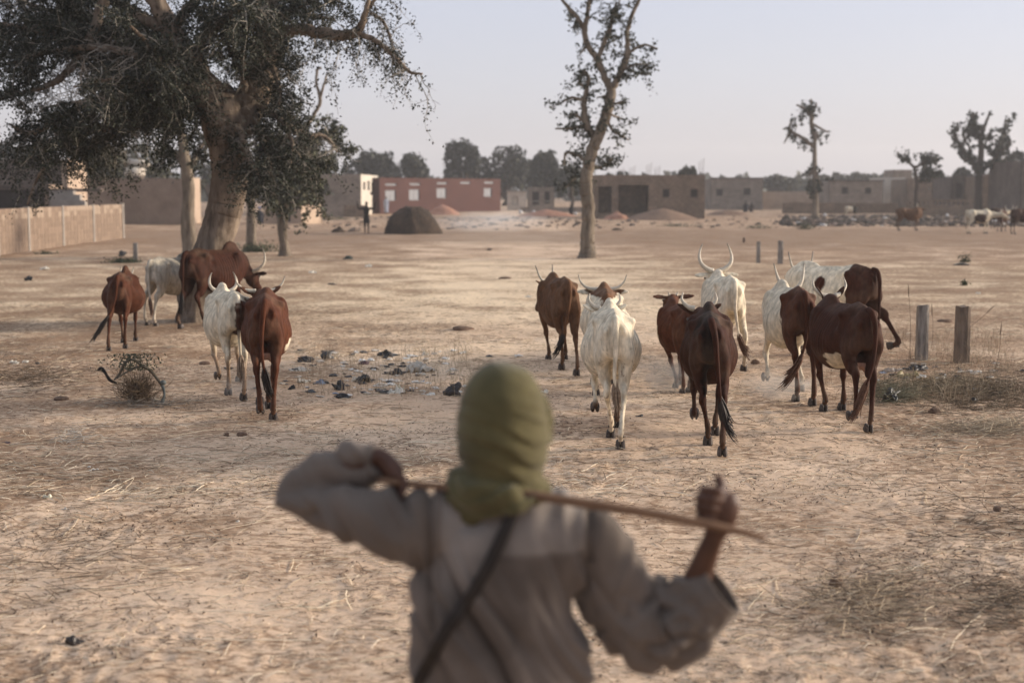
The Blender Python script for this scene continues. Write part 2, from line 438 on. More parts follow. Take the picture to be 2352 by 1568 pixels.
def house(name, label, x0, D0, x1, D1, ytop, depth, mat, openings=(), sidemat=None, side_open=(), rooft=.28, group=None, fill=M_VOID, left_side=True, cat='house', cap=None, th=.25, rods=(), dz=0):
    """flat roofed house; openings in picture measurements (x0,x1,ytop,ybot,kind)"""
    p0 = np.array([colX(x0, D0), D0]); p1 = np.array([colX(x1, D1), D1]); d = (p1-p0)/np.linalg.norm(p1-p0); n = np.array([-d[1], d[0]])
    H = rowZ(ytop, D0)+dz
    root = thing(name, label, cat, (p0[0], p0[1], 0), 0, group); o = p0
    hs = []
    for q in openings:
        u0 = on_line(q[0], p0, p1); u1 = on_line(q[1], p0, p1); Dm = (p0+d*(u0+u1)/2)[1]
        hs.append((u0, u1, max(rowZ(q[3], Dm), .02), min(rowZ(q[2], Dm), H-.1)))
    me, *_ = wall_mesh('wall', mat, p0-o, p1-o, H, th, hs); link('wall', me, root)
    if callable(depth) or isinstance(depth, (int, float)):
        q1 = p1+n*depth; q0 = p0+n*depth
    else: q1 = np.array(depth[0]); q0 = np.array(depth[1])
    dv = (q1-p1)/np.linalg.norm(q1-p1)
    me, *_ = wall_mesh('wall', sidemat or mat, p1-o+dv*.003, q1-o, H-.004, th, side_open); link('wall', me, root)
    me, *_ = wall_mesh('wall', mat, q1-o+n*.003, q0-o+n*.003, H-.006, th); link('wall', me, root)
    me, *_ = wall_mesh('wall', mat, q0-o-n*.003, p0-o+n*.003, H-.008, th); link('wall', me, root)
    z = H-rooft; th2 = th*.5
    a, b, c, e = p0-o+d*th2+n*th2, p1-o-d*th2+n*th2, q1-o-d*th2-n*th2, q0-o+d*th2-n*th2
    V = [(*a, z), (*b, z), (*c, z), (*e, z), (*a, z-.14), (*b, z-.14), (*c, z-.14), (*e, z-.14)]
    link('roof', np_mesh('roof', V, np.array([(0, 1, 2, 3), (7, 6, 5, 4), (0, 4, 5, 1), (1, 5, 6, 2), (2, 6, 7, 3), (3, 7, 4, 0)]), False, M_CONC), root)
    ang = math.atan2(d[1], d[0])
    for q, h in zip(openings, hs):
        kind = q[4] if len(q) > 4 else 'window'
        uc, zc, wd, ht = (h[0]+h[1])/2, (h[2]+h[3])/2, h[1]-h[0], h[3]-h[2]
        c0 = p0-o+d*uc
        if kind == 'porch':
            for k in (1,):
                V, Q = box((*(c0+n*3.0), zc), (wd+.1, .12, ht), ang); link('porch_wall', Geo().add(V, Q).mesh('porch_wall', M_BLK2, smooth=False), root)
            continue
        g = Geo(); f = .07 if kind in ('shutter', 'vent') else .04
        for (du, dz_, sx, sz) in ((0, ht/2-f/2, wd, f), (0, -ht/2+f/2, wd, f), (-wd/2+f/2, 0, f, ht-2*f-.004), (wd/2-f/2, 0, f, ht-2*f-.004)):
            V, Q = box((*(c0+d*du+n*.10), zc+dz_), (sx-.006, .08, sz-.006), ang); g.add(V, Q)
        nm = 'window' if kind in ('window', 'shutter', 'vent') else 'door'
        wn = link(nm, g.mesh(nm, M_SHUT if kind in ('shutter', 'vent') else M_BLKD, smooth=False), root)
        if kind in ('shutter', 'vent'):
            g = Geo()
            ns = 2 if kind == 'shutter' else 1
            for s in range(ns):
                V, Q = box((*(c0+d*((s+.5)/ns-.5)*(wd-2*f)+n*.11), zc), ((wd-2*f)/ns-.03, .03, ht-2*f-.02), ang); g.add(V, Q)
            link('shutter', g.mesh('shutter', M_SHUT, smooth=False), wn)
        else:
            V, Q = box((*(c0+n*.20), zc), (wd-.004, .03, ht-.004), ang); link('pane' if nm == 'window' else 'doorway_fill', Geo().add(V, Q).mesh('pane', fill, smooth=False), wn)  # dark fill sheets paint the unlit interior into the openings
    if cap:
        g = Geo(); V, Q = box((*(p0-o+d*np.linalg.norm(p1-p0)/2-n*.0+n*th/2), H+.09), (np.linalg.norm(p1-p0)+.3, th+.3, .16), ang); g.add(V, Q); link('cornice', g.mesh('cornice', cap, smooth=False), root)
    for rx in rods:
        u = on_line(rx[0], p0, p1); zt = rowZ(rx[1], D0); g = Geo()
        for k in range(3):
            bx = p0-o+d*(u+(k-1)*.16)+n*(.1+.05*k); g.add(*tube([(*bx, H-.2), (bx[0]+.05*(k-1), bx[1], H+(zt-H)*(.75+.12*k))], .018, nseg=5))
        link('reinforcing_rods', g.mesh('rods', M_RUST), root)
    return root

def build_fence():
    P = [np.array([colX(-230, 39.5), 39.5]), np.array([colX(0, 52.), 52.]), np.array([colX(71, 56.), 56.]), np.array([colX(150, 60.6), 60.6]), np.array([colX(220, 65.2), 65.2]), np.array([colX(287, 70.), 70.])]
    root = thing('block_wall', 'long pale boundary wall of concrete blocks between posts, running off at the left edge', 'wall', (P[-1][0], P[-1][1], 0))
    o = P[-1]; H = 1.71; rng = np.random.default_rng(4)
    cols = []
    mats = [simple('wall_block_'+n, c, tuple(v*.8 for v in c), 5, .95, .5, .012) for n, c in (('buff', (.215, .155, .112)), ('sand', (.25, .182, .132)), ('pale', (.33, .255, .19)))]
    sh = {}
    for bi in range(5):
        a, b = P[bi], P[bi+1]; L = np.linalg.norm(b-a); d = (b-a)/L; n = np.array([d[1], -d[0]]); ang = math.atan2(d[1], d[0])
        V, Q = box((*(a-o), H/2-.06), (.20, .20, H+.14), ang); link('post', Geo().add(V, Q).mesh('post', M_CONC, smooth=False), root)
        if bi == 0:    # outside the frame: one plain stretch
            me, *_ = wall_mesh('panel', mats[0], a-o+d*.1, b-o-d*.1, H, .15); link('panel', me, root); continue
        nr = 8; nc = 9; bw = (L-.24)/nc; bh = H/nr
        V, Q = box((*(a-o+d*L/2), H/2-.03), (L-.2, .10, H-.04), ang); link('mortar', Geo().add(V, Q).mesh('mortar', M_MUD, smooth=False), root)
        for r in range(nr):
            for c in range(nc):
                mi = 2 if (r >= nr-2 and rng.uniform() < .5) else int(rng.uniform() < .4)
                key = (mi, bi)
                if key not in sh:
                    V, Q = box((0, 0, 0), (bw-.025, .15, bh-.022)); sh[key] = np_mesh('block', V, Q, False, mats[mi])
                off = (.25 if r % 2 else 0)*bw*0
                q = a-o+d*(.12+bw*(c+.5)); link('block', sh[key], root, (q[0], q[1], bh*(r+.5)-.02+rng.uniform(-.004, .004)), (0, 0, ang+rng.uniform(-.012, .012)))
    a = P[-1]
    V, Q = box((0, 0, H/2-.06), (.22, .22, H+.16)); link('post', Geo().add(V, Q).mesh('post', M_CONC, smooth=False), root)

def heap(name, label, px0, px1, ytop, ybase, D, mat, cat, seed=1, depth=.8, n=2.0, rough=.08, **kw):
    c = np.array([colX((px0+px1)/2, D), D]); W = (px1-px0)/2*D/FPX; H = rowZ(ytop, D)
    u = np.linspace(0, 1, 36); a = np.arange(64)*2*math.pi/64
    rr, aa = np.meshgrid(u, a, indexing='ij')
    x = rr*np.cos(aa); y = rr*np.sin(aa)*depth
    z = H*np.maximum(1-rr**n, 0)**(1 if n < 2 else .62)
    nz = fbm(x*3+seed, y*3, z*2/H, seed, 4)
    V = np.stack([x*W*(1+rough*nz), y*W*(1+rough*nz), z*(1+rough*nz*1.3)-.06], -1).reshape(-1, 3)
    i, j = np.meshgrid(np.arange(35), np.arange(64), indexing='ij'); a0 = i*64+j; a1 = i*64+(j+1) % 64
    Q = np.stack([a0, a0+64, a1+64, a1], -1).reshape(-1, 4)
    me = np_mesh(name, V, Q, True, mat)
    return link(name, me, None, (c[0], c[1], 0), label=label, category=cat, **kw)

def build_town():
    build_fence()
    # mud wall behind the fence whose return has the sunlight painted in as paler plaster
    a = np.array([colX(150, 98), 98]); b = np.array([colX(441, 98), 98]); c = np.array([colX(468, 104.5), 104.5])
    r = thing('mud_wall', 'high brown mud wall behind the pale block wall, its end face sunlit', 'wall', (*a, 0))
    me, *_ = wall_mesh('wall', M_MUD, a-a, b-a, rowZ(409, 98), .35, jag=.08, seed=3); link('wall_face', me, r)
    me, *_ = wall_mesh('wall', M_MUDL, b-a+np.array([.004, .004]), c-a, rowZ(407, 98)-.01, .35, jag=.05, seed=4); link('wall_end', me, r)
    # houses from the left
    house('mud_house', 'dark flat mud house at the left edge with one sunlit side', -160, 80, 165, 80, 365, [(colX(211, 84.5), 84.5), (colX(-160, 80)-1, 92)], M_BLKD, (), M_MUDL)  # pale side and dark front put sun and shade into the wall colours
    r = house('shed', 'low shed with a wide black opening behind the block wall at the left', -60, 75, 125, 75, 424, 2.5, M_BLKD, ((-50, 80, 435, 480, 'door'), (83, 122, 434, 480, 'door')), M_MUD, rooft=.12, cat='shed', fill=M_VOID)
    stairs = thing('stairs', 'stack of stepped blocks beside the low shed', 'steps', (colX(150, 74), 74, 0))
    for k, (x0, x1, y0, y1) in enumerate(((128, 182, 438, 470), (140, 197, 447, 476), (150, 208, 460, 480))):
        X0, X1 = colX(x0, 74-k*.4), colX(x1, 74-k*.4); z1 = rowZ(y0, 74)
        V, Q = box(((X0+X1)/2-colX(150, 74), -k*.42, z1/2), (X1-X0, .4, z1)); link('step', Geo().add(V, Q).mesh('step', M_CONC, smooth=False), stairs)
    V, Q = box((0, 0, 0), (3.0, .8, .16)); link('slab', Geo().add(V, Q).mesh('slab', M_BLKD, smooth=False), None, (colX(165, 73.7), 74.9, rowZ(437, 74)), None, label='dark slab lying on top of the stepped blocks', category='slab')
    # tank and pipe over the mud wall
    t = thing('water_tank', 'white water tank with a slanting pipe above the mud wall', 'tank', (colX(321, 108), 108, 0))
    z0, z1 = rowZ(404, 108), rowZ(385, 108)
    link('tank', Geo().add(*tube([(0, 0, z0), (0, 0, z0+.05), (0, 0, z1-.1), (0, 0, z1)], [.70, .76, .76, .62], nseg=20)).mesh('tank', M_PALE), t)
    link('stand', Geo().add(*box((0, 0, z0/2), (1.1, 1.1, z0))).mesh('stand', M_BLKD, smooth=False), t)
    link('pipe', Geo().add(*tube([(-.45, 0, rowZ(370, 108)), (1.1, 0, rowZ(377, 108))], .22, nseg=12)).mesh('pipe', M_PALE), t)
    link('pipe_stay', Geo().add(*tube([(-.2, 0, z1-.1), (-.3, 0, rowZ(372, 108))], .06, nseg=8)).mesh('pipe_stay', M_RUST), t)
    # little hut behind the bushy tree
    house('mud_hut', 'small mud hut with dark doorway behind the slender trees', 612, 100, 697, 99, 457, 3., M_MUDL, ((640, 672, 462, 510, 'door'),), M_MUDL, rooft=.1, cat='hut')
    me, *_ = wall_mesh('w', M_MUDL, (0, 0), (colX(750, 118)-colX(697, 118), 0), rowZ(484, 118), .3, jag=.05); link('mud_wall', me, None, (colX(697, 118), 118, 0), None, label='very low pale mud wall at the foot of the grey brick house', category='wall')
    # grey brick house whose sunlit side is painted in with a paler material
    D = 131.; D2 = 147.; xs = colX(833, D)
    vent = []
    for (a, b, y0, y1) in ((838, 843, 419, 436), (848, 853, 416, 437), (857, 862, 418, 440), (854, 860, 441, 448), (864, 867, 422, 434)):
        t0 = on_line(a, (xs, D), (colX(872, D2), D2)); t1 = on_line(b, (xs, D), (colX(872, D2), D2)); vent.append((t0, t1, rowZ(y1, 138), rowZ(y0, 138)))
    house('brick_house', 'grey brick house with one dark window and a bright pierced side wall', 684, D, 833, D, 400, [(colX(872, D2), D2), (colX(650, D2), D2)], M_BLK, ((732, 761, 424, 447), (845, 845.1, 440, 441))[:1], M_PALE, vent)
    me, *_ = wall_mesh('w', M_BLK, (0, 0), (colX(808, 127)-colX(700, 127), 0), rowZ(478, 127), .4); link('plinth_wall', me, None, (colX(700, 127), 127, 0), None, label='low grey ledge along the foot of the brick house', category='wall')
    me, *_ = wall_mesh('w', M_BLK2, (0, 0), (colX(843, 124)-colX(793, 124), 0), rowZ(471, 124), .5, jag=.1, seed=6); link('block_stack', me, None, (colX(793, 124), 124, 0), None, label='stack of brown blocks at the corner of the brick house', category='stack')
    # long red building
    wins = [(888, 912, 437, 461, 'shutter'), (942, 966, 435, 460, 'shutter'), (1005, 1027, 432, 455, 'shutter'), (1112, 1130, 432, 452, 'shutter')]
    vents = [(889, 914, 421.5, 426.5, 'vent'), (944, 968, 420.5, 425.5, 'vent'), (1006, 1029, 418.5, 423.5, 'vent'), (1059, 1082, 417.5, 422.5, 'vent'), (1113, 1135, 417, 422, 'vent')]
    house('red_building', 'long low dark red building with pale shuttered windows', 875, 141, 1150, 158, 408, 9., M_REDW, wins+vents, M_REDW, cat='building')
    # little white kiosk and unfinished walls to its right
    house('kiosk', 'small whitewashed kiosk with grey roof right of the red building', 1165, 165, 1209, 165, 441, 4, M_PALE, ((1177, 1190, 452, 471, 'door'),), M_PALE, rooft=.05, cap=M_CONC, cat='kiosk', fill=M_PALE)
    house('brick_house', 'unfinished roofless brick room with open bays beyond the white kiosk', 1212, 172, 1272, 172, 430, 6, M_BLK, ((1222, 1238, 440, 470, 'door'), (1250, 1262, 440, 468, 'door')), M_BLK, rooft=1.6)
    me, *_ = wall_mesh('w', M_BLK, (0, 0), (colX(1345, 150)-colX(1195, 150), 0), rowZ(476, 150), .3, jag=.04); link('block_wall', me, None, (colX(1195, 150), 150, 0), None, label='knee-high grey block wall left of the gnarled trunk', category='wall')
    # brown house with open porch
    H8 = house('brick_house', 'brown brick house with a wide dark porch, two square windows and rods on the roof', 1362, 118, 1614, 118, 402, 9, M_BLK2, ((1372, 1402, 428, 489, 'porch'), (1418, 1486, 425, 491, 'porch'), (1518, 1534, 434, 453.5), (1581, 1598, 434, 453.5)), M_BLK2,
               rods=((1424, 385), (1449, 380), (1487, 372), (1506, 380), (1606, 362)))
    for (px, lb) in ((1362, ''),):
        pass
    # grey small house
    house('block_house', 'small grey block house with two dark windows, fourth from the right', 1628, 170, 1746, 170, 411, 8, M_BLK, ((1640, 1655, 434, 450), (1702, 1718, 432, 448)), M_BLK, cap=M_BLKD)
    me, *_ = wall_mesh('w', M_MUDL, (0, 0), (colX(1862, 176)-colX(1746, 176), 0), rowZ(440, 176), .3); link('mud_wall', me, None, (colX(1747, 176), 176, 0), None, label='plain tan wall between the small grey house and the lopped tree', category='wall')
    me, *_ = wall_mesh('w', M_BLK2, (0, 0), (colX(2052, 142)-colX(1792, 142), 0), rowZ(466, 142), .35, jag=.08, seed=8); link('block_wall', me, None, (colX(1792, 142), 142, 0), None, label='low brown wall running below the two-window house', category='wall')
    house('block_house', 'beige block house with two windows right of the tall lopped tree', 1897, 165, 2018, 165, 417, 7, M_BLK, ((1925, 1939, 430, 446), (1978, 1992, 431, 445)), M_BLK, cap=M_BLKD)
    house('white_house', 'pale rendered house with one small window beside the roof tower', 2019, 176, 2072, 176, 408, 7, M_PALE, ((2039, 2052, 431, 444),), M_PALE)
    house('roof_tower', 'square grey stair tower rising over the pale house', 2042, 186, 2084, 186, 390, 5, M_BLK, (), M_BLK, cat='tower')
    house('block_house', 'long dim block house behind the small forked tree', 2073, 168, 2173, 168, 412, 7, M_BLK2, ((2093, 2100, 428, 436), (2138, 2152, 427, 436)), M_BLK2, cap=M_BLK)
    house('porch_house', 'dark house with a columned porch behind the bare pronged tree', 2175, 150, 2231, 150, 408, 7, M_BLKD, ((2184, 2199, 420, 455, 'door'), (2202, 2210, 420, 452, 'door'), (2213, 2227, 420, 455, 'door')), M_BLKD, cap=M_BLKD)
    house('block_house', 'brown house with a tall black doorway near the right edge', 2232, 146, 2329, 146, 406, 7, M_BLK2, ((2286, 2310, 423, 470, 'door'),), M_BLK2, cap=M_MUD)
    house('mud_house', 'tall dark house cut by the right edge of the photo', 2332, 132, 2470, 132, 370, 9, M_BLKD, ((2337, 2344, 412, 425),), M_BLKD)
    # brick screen wall
    r = thing('brick_wall', 'low brick wall with a pierced top row in front of the porch house', 'wall', (colX(2072, 133), 133, 0))
    L = colX(2226, 133)-colX(2072, 133); z = rowZ(458, 133)
    hs = [(L*k/15+.12, L*k/15+.38, z-.55, z-.2) for k in range(15)]
    me, *_ = wall_mesh('wall', M_BLK2, (0, 0), (L, 0), z, .3, hs); link('wall_face', me, r)
    # heaps
    M_DUNG = simple('charred_dung', (.034, .024, .017), (.075, .050, .033), 2.2, .95, .9, .10, 9)
    heap('dung_heap', 'big dark dome-shaped heap of dung and straw in the middle distance', 883, 1018, 470, 538, 78, M_DUNG, 'heap', 1, .8, 2.0, .10)
    M_SANDH = simple('heap_sand', (.23, .145, .095), (.18, .115, .075), 1.5, .95, .4, .04, 8)
    heap('sand_heap', 'broad brown sand heap before the house with the porch', 1425, 1612, 477, 506, 112, M_SANDH, 'heap', 2, .7, 1.35, .06)
    M_REDH = simple('heap_red', (.38, .20, .135), (.30, .155, .10), 1.5, .95, .4, .04, 8)
    heap('sand_heap', 'low reddish sand heap behind the dark dome', 975, 1062, 468, 490, 136, M_REDH, 'heap', 3, .7, 1.3, .06)
    heap('sand_heap', 'flat pink sand heap in front of the knee-high wall', 1180, 1330, 480, 495, 128, M_REDH, 'heap', 4, .6, 1.4, .08)
    heap('rubble_heap', 'small dark red rubble heap at the foot of the brown porch', 1380, 1450, 486, 504, 114, M_REDH, 'heap', 5, .6, 1.5, .2)
    heap('sand_heap', 'flat grey-brown spoil heap right of the brown house', 1612, 1720, 480, 496, 133, M_SANDH, 'heap', 6, .6, 1.5, .1)
    heap('dung_heap', 'little dark clod heap on the open ground right of the gnarled trunk', 1398, 1432, 521, 531, 84, M_DUNG, 'heap', 7, .7, 1.8, .2)
    heap('dung_heap', 'low dark mound of litter left of the standing figure', 762, 800, 519, 536, 80, M_DUNG, 'heap', 8, .7, 1.8, .3)
    heap('stone_heap', 'flat pile of slabs just left of the standing figure', 800, 838, 520, 534, 80.5, M_MUD, 'heap', 9, .7, 2.5, .25)
    # rubble and refuse under the far houses
    rng = np.random.default_rng(9); G = Geo()
    for k in range(1400):
        if k < 1120: px = rng.uniform(1790, 2400); D = rng.uniform(92, 128)
        elif k < 1180: px = rng.uniform(1030, 1330); D = rng.uniform(84, 120)
        else: px = rng.uniform(560, 1800); D = rng.uniform(88, 125)
        s = rng.uniform(.05, .24)*(1 if k < 1120 else .7); X = colX(px, D)
        c = rng.choice(4, p=[.55, .32, .105, .025] if k < 1120 else [.3, .45, .25, 0]); col = [(.06, .05, .042), (.13, .10, .08), (.24, .18, .14), (.6, .58, .55)][c]
        V, Q, T = ellipsoid((X, D, s*.2), (s*1.3, s, s*.55), 7, 4); V = V+rng.normal(size=V.shape)*s*.12; G.add(V, Q, T, col)
    link('rubble', G.mesh('rubble', attr_mat('rubble', .95, .1, 4, .4), col=True), kind='stuff', label='dark rubble and refuse strewn before the far houses')
build_town()
# ---------------------------------------------------------------- trees
def bark_mat(name, c1, c2, sc=6):
    m, nt, b = mat_new(name)
    n = noise_node(nt, sc, 6, .65, sc3=(1, 1, .22)); n2 = noise_node(nt, sc*.25, 3, .5)
    r = ramp(nt, n.outputs[0], [(.36, c2), (.6, c1)])
    c = mix(nt, ramp(nt, n2.outputs[0], [(.45, (0,)*3), (.62, (.55,)*3)]).outputs[0], r.outputs[0], tuple(v*.6 for v in c1))
    nt.links.new(c, b.inputs['Base Color']); b.inputs['Roughness'].default_value = .9; b.inputs['Specular IOR Level'].default_value = .15
    bump(nt, b, n.outputs[0], .9, .04)
    return m
M_BARK = bark_mat('bark', (.26, .205, .155), (.085, .062, .046), 9)
M_BARKP = bark_mat('bark_pale', (.22, .18, .135), (.085, .065, .048), 9)
M_BARKD = bark_mat('bark_dark', (.075, .055, .042), (.03, .022, .018), 9)
M_LEAF = attr_mat('leaf', rough=.6, spec=.25, nscale=1.3, namt=.45, bmp=0, trans=.12)
M_TWIG = attr_mat('twig', rough=.9, spec=.1, nscale=3, namt=.3, bmp=0)

def leaf_quads(P, size, rng, cols, elong=1.6, up=.0):
    """small randomly turned leaf quads (folded pairs) at the points P; cols (n,3)"""
    n = len(P)
    a = rng.normal(size=(n, 3)); a[:, 2] += up; a /= np.linalg.norm(a, axis=1)[:, None]
    b = rng.normal(size=(n, 3)); b -= (b*a).sum(1)[:, None]*a; b /= np.linalg.norm(b, axis=1)[:, None]
    s = size*rng.uniform(.55, 1.3, n)[:, None]
    a = a*s*elong*.5; b = b*s*.5
    V = np.stack([P-a, P+b*.9-a*.1, P+a, P-b*.9-a*.1], 1).reshape(-1, 3)
    Q = np.arange(4*n).reshape(n, 4)
    return V, Q, np.repeat(cols, 4, axis=0)

def prisms(A, B, ra, rb):
    """many thin three sided prisms from A to B"""
    n = len(A); d = B-A; l = np.linalg.norm(d, axis=1)[:, None]+1e-9; d = d/l
    h = np.where(np.abs(d[:, 2:3]) < .9, np.array([[0, 0, 1.]]), np.array([[1., 0, 0]]))
    u = np.cross(d, h); u /= np.linalg.norm(u, axis=1)[:, None]; v = np.cross(d, u)
    V = []
    for (C, r) in ((A, ra), (B, rb)):
        r = np.broadcast_to(np.asarray(r, float), (n,))[:, None]
        for k in range(3):
            an = k*2*math.pi/3
            V.append(C+(u*math.cos(an)+v*math.sin(an))*r)
    V = np.stack(V, 1).reshape(-1, 3)
    o = (np.arange(n)*6)[:, None]
    Q = np.concatenate([o+np.array([k, (k+1) % 3, (k+1) % 3+3, k+3]) for k in range(3)], 0)
    return V, Q

def px_poly(pts, D, r0=None):
    """list of (px, py, radius_px[, depth offset]) -> world points and radii"""
    P = []; R = []
    for q in pts:
        d = D+(q[3] if len(q) > 3 else 0)
        P.append(at(q[0], q[1], d)); R.append(q[2]*d/FPX)
    return np.array(P), np.array(R)

def grow_tree(name, label, base, D, limbs, bark, seed, leaf=None, group=None, twigs=None, trunk_seg=16, category='tree', gnarl=.12, trunk_gnarl=.015):
    """limbs: list of polylines in picture measurements; twigs: dict(per_m, len, droop, leaves, size, cols, minr, spread)
    blobs: extra leaf masses"""
    rng = np.random.default_rng(seed)
    o = np.array(base, float)
    root = thing(name, label, category, tuple(o), 0, group)
    tw = twigs or {}
    first = True
    tA, tB, ta, tb = [], [], [], []; LP = []; LC = []
    G = Geo(); 
    for li, lm in enumerate(limbs):
        opt = lm[-1] if isinstance(lm[-1], dict) else {}
        pts = [q for q in lm if not isinstance(q, dict)]
        P, R = px_poly(pts, D)
        n = max(8, int(len(pts)*7))
        M = catmull(np.column_stack([P, R]), n); Pc, Rc = M[:, :3], np.maximum(M[:, 3], .004)
        Pc[1:-1] += (trunk_gnarl if li == 0 else gnarl)*Rc[1:-1, None]*rng.normal(size=(n-2, 3))
        if li == 0:
            V, Q, T = tube(Pc-o, Rc*1.0, nseg=28, n=max(n*2, 40))
            x, y, z = V.T
            an = np.arctan2(y-np.interp(z, Pc[:, 2]-o[2], Pc[:, 1]-o[1]) if Pc[-1, 2] > Pc[0, 2] else y, x-np.interp(z, Pc[:, 2]-o[2], Pc[:, 0]-o[0]))
            rm = np.interp(z, Pc[:, 2]-o[2], Rc)
            cen = np.column_stack([np.interp(z, Pc[:, 2]-o[2], Pc[:, 0]-o[0]), np.interp(z, Pc[:, 2]-o[2], Pc[:, 1]-o[1]), z])
            rad = V-cen; rad /= np.linalg.norm(rad, axis=1)[:, None]+1e-6
            fl = (1+.5*np.exp(-np.maximum(z, 0)/(rm.max()*1.1)))
            d = rm*(.22*fbm(np.cos(an)*1.7, np.sin(an)*1.7, z/rm.max()*.35, seed, 3)*fl+.25*np.exp(-np.maximum(z, 0)/(rm.max()*.8))*(.6+.6*vnoise(np.cos(an)*2, np.sin(an)*2, None, seed+5)))
            V = V+rad*d[:, None]; V[:, 2] -= .03
            me = Geo().add(V, Q, T).mesh('trunk', bark)
            link('trunk', me, root)
        else:
            nsg = 12 if Rc.max() > .08 else 7
            V, Q, T = tube(Pc-o, Rc, nseg=nsg)
            V = V+(rng.normal(size=V.shape)*.05*np.repeat(np.append(Rc.repeat(nsg), [Rc[0], Rc[-1]])[:len(V), None], 3, axis=1))
            G.add(V, Q, T)
        # twigs and leaves along the limb
        k = dict(tw); k.update(opt)
        if li == 0: continue
        if not k.get('per_m'): continue
        seg = np.linalg.norm(np.diff(Pc, axis=0), axis=1); cum = np.append(0, np.cumsum(seg)); L = cum[-1]
        t0 = k.get('from', 0.)
        nt_ = int(L*(1-t0)*k['per_m'])
        for _ in range(nt_):
            s = rng.uniform(t0, 1)*L
            p = np.array([np.interp(s, cum, Pc[:, c]) for c in range(3)])
            dirn = rng.normal(size=3); dirn[2] = dirn[2]*.7+k.get('rise', .2)
            if 'bias' in k: dirn += np.array(k['bias'])
            dirn /= np.linalg.norm(dirn)
            ln = k['len']*rng.uniform(.4, 1.15); ns = k.get('segs', 6); q = p.copy(); r = k.get('tr', .012)
            pts_ = [q.copy()]
            for sgi in range(ns):
                dirn = dirn+rng.normal(size=3)*k.get('wig', .28)+np.array([0, 0, -k.get('droop', .15)])
                dirn /= np.linalg.norm(dirn); q2 = q+dirn*ln/ns
                tA.append(q-o); tB.append(q2-o); ta.append(r*(1-sgi/ns*.8)); tb.append(r*(1-(sgi+1)/ns*.8))
                nl = rng.poisson(k['leaves']*ln/ns)
                if nl:
                    tt = rng.uniform(0, 1, nl)[:, None]
                    sp = k.get('spread', .05)
                    LP.append(q*(1-tt)+q2*tt+rng.normal(size=(nl, 3))*sp-o)
                # side twiglet
                if rng.uniform() < k.get('side', .6):
                    dd = dirn+rng.normal(size=3)*.8; dd /= np.linalg.norm(dd); sl_ = ln*rng.uniform(.12, .4)
                    e = q2+dd*sl_
                    tA.append(q2-o); tB.append(e-o); ta.append(r*.45); tb.append(r*.15)
                    nl = rng.poisson(k['leaves']*sl_*1.2)
                    if nl:
                        tt = rng.uniform(0, 1, nl)[:, None]
                        LP.append(q2*(1-tt)+e*tt+rng.normal(size=(nl, 3))*k.get('spread', .05)-o)
                q = q2
    if G.n: link('branches', G.mesh('branches', bark), root)
    if tA:
        V, Q = prisms(np.array(tA), np.array(tB), np.array(ta), np.array(tb))
        tc = np.array(tw.get('twigcol', (.10, .08, .06)))
        cc = np.repeat(tc[None]*rng.uniform(.5, 1.7, (len(tA), 1)), 6, axis=0)
        link('twigs', Geo().add(V, Q, col=cc).mesh('twigs', M_TWIG, col=True, smooth=False), root, kind='stuff')
    if LP:
        LP = np.concatenate(LP)
        if 'gap' in tw: LP = LP[fbm(LP[:, 0]*1.25, LP[:, 1]*1.25, LP[:, 2]*1.25, seed+2, 3) > tw['gap']]
        n = len(LP); cs = np.array(tw['cols']); pick = rng.integers(0, len(cs), n)
        cl = .75+.5*(fbm(LP[:, 0]*1.1, LP[:, 1]*1.1, LP[:, 2]*1.1, seed+9, 2)*.5+.5)
        C = cs[pick]*cl[:, None]*rng.uniform(.75, 1.25, (n, 1))
        V, Q, C = leaf_quads(LP, tw['size'], rng, C)
        link('crown', Geo().add(V, Q, col=C).mesh('crown', M_LEAF, col=True, smooth=False), root, kind='stuff')
        LEAFCOUNT.append((name, n))
    return root
LEAFCOUNT = []

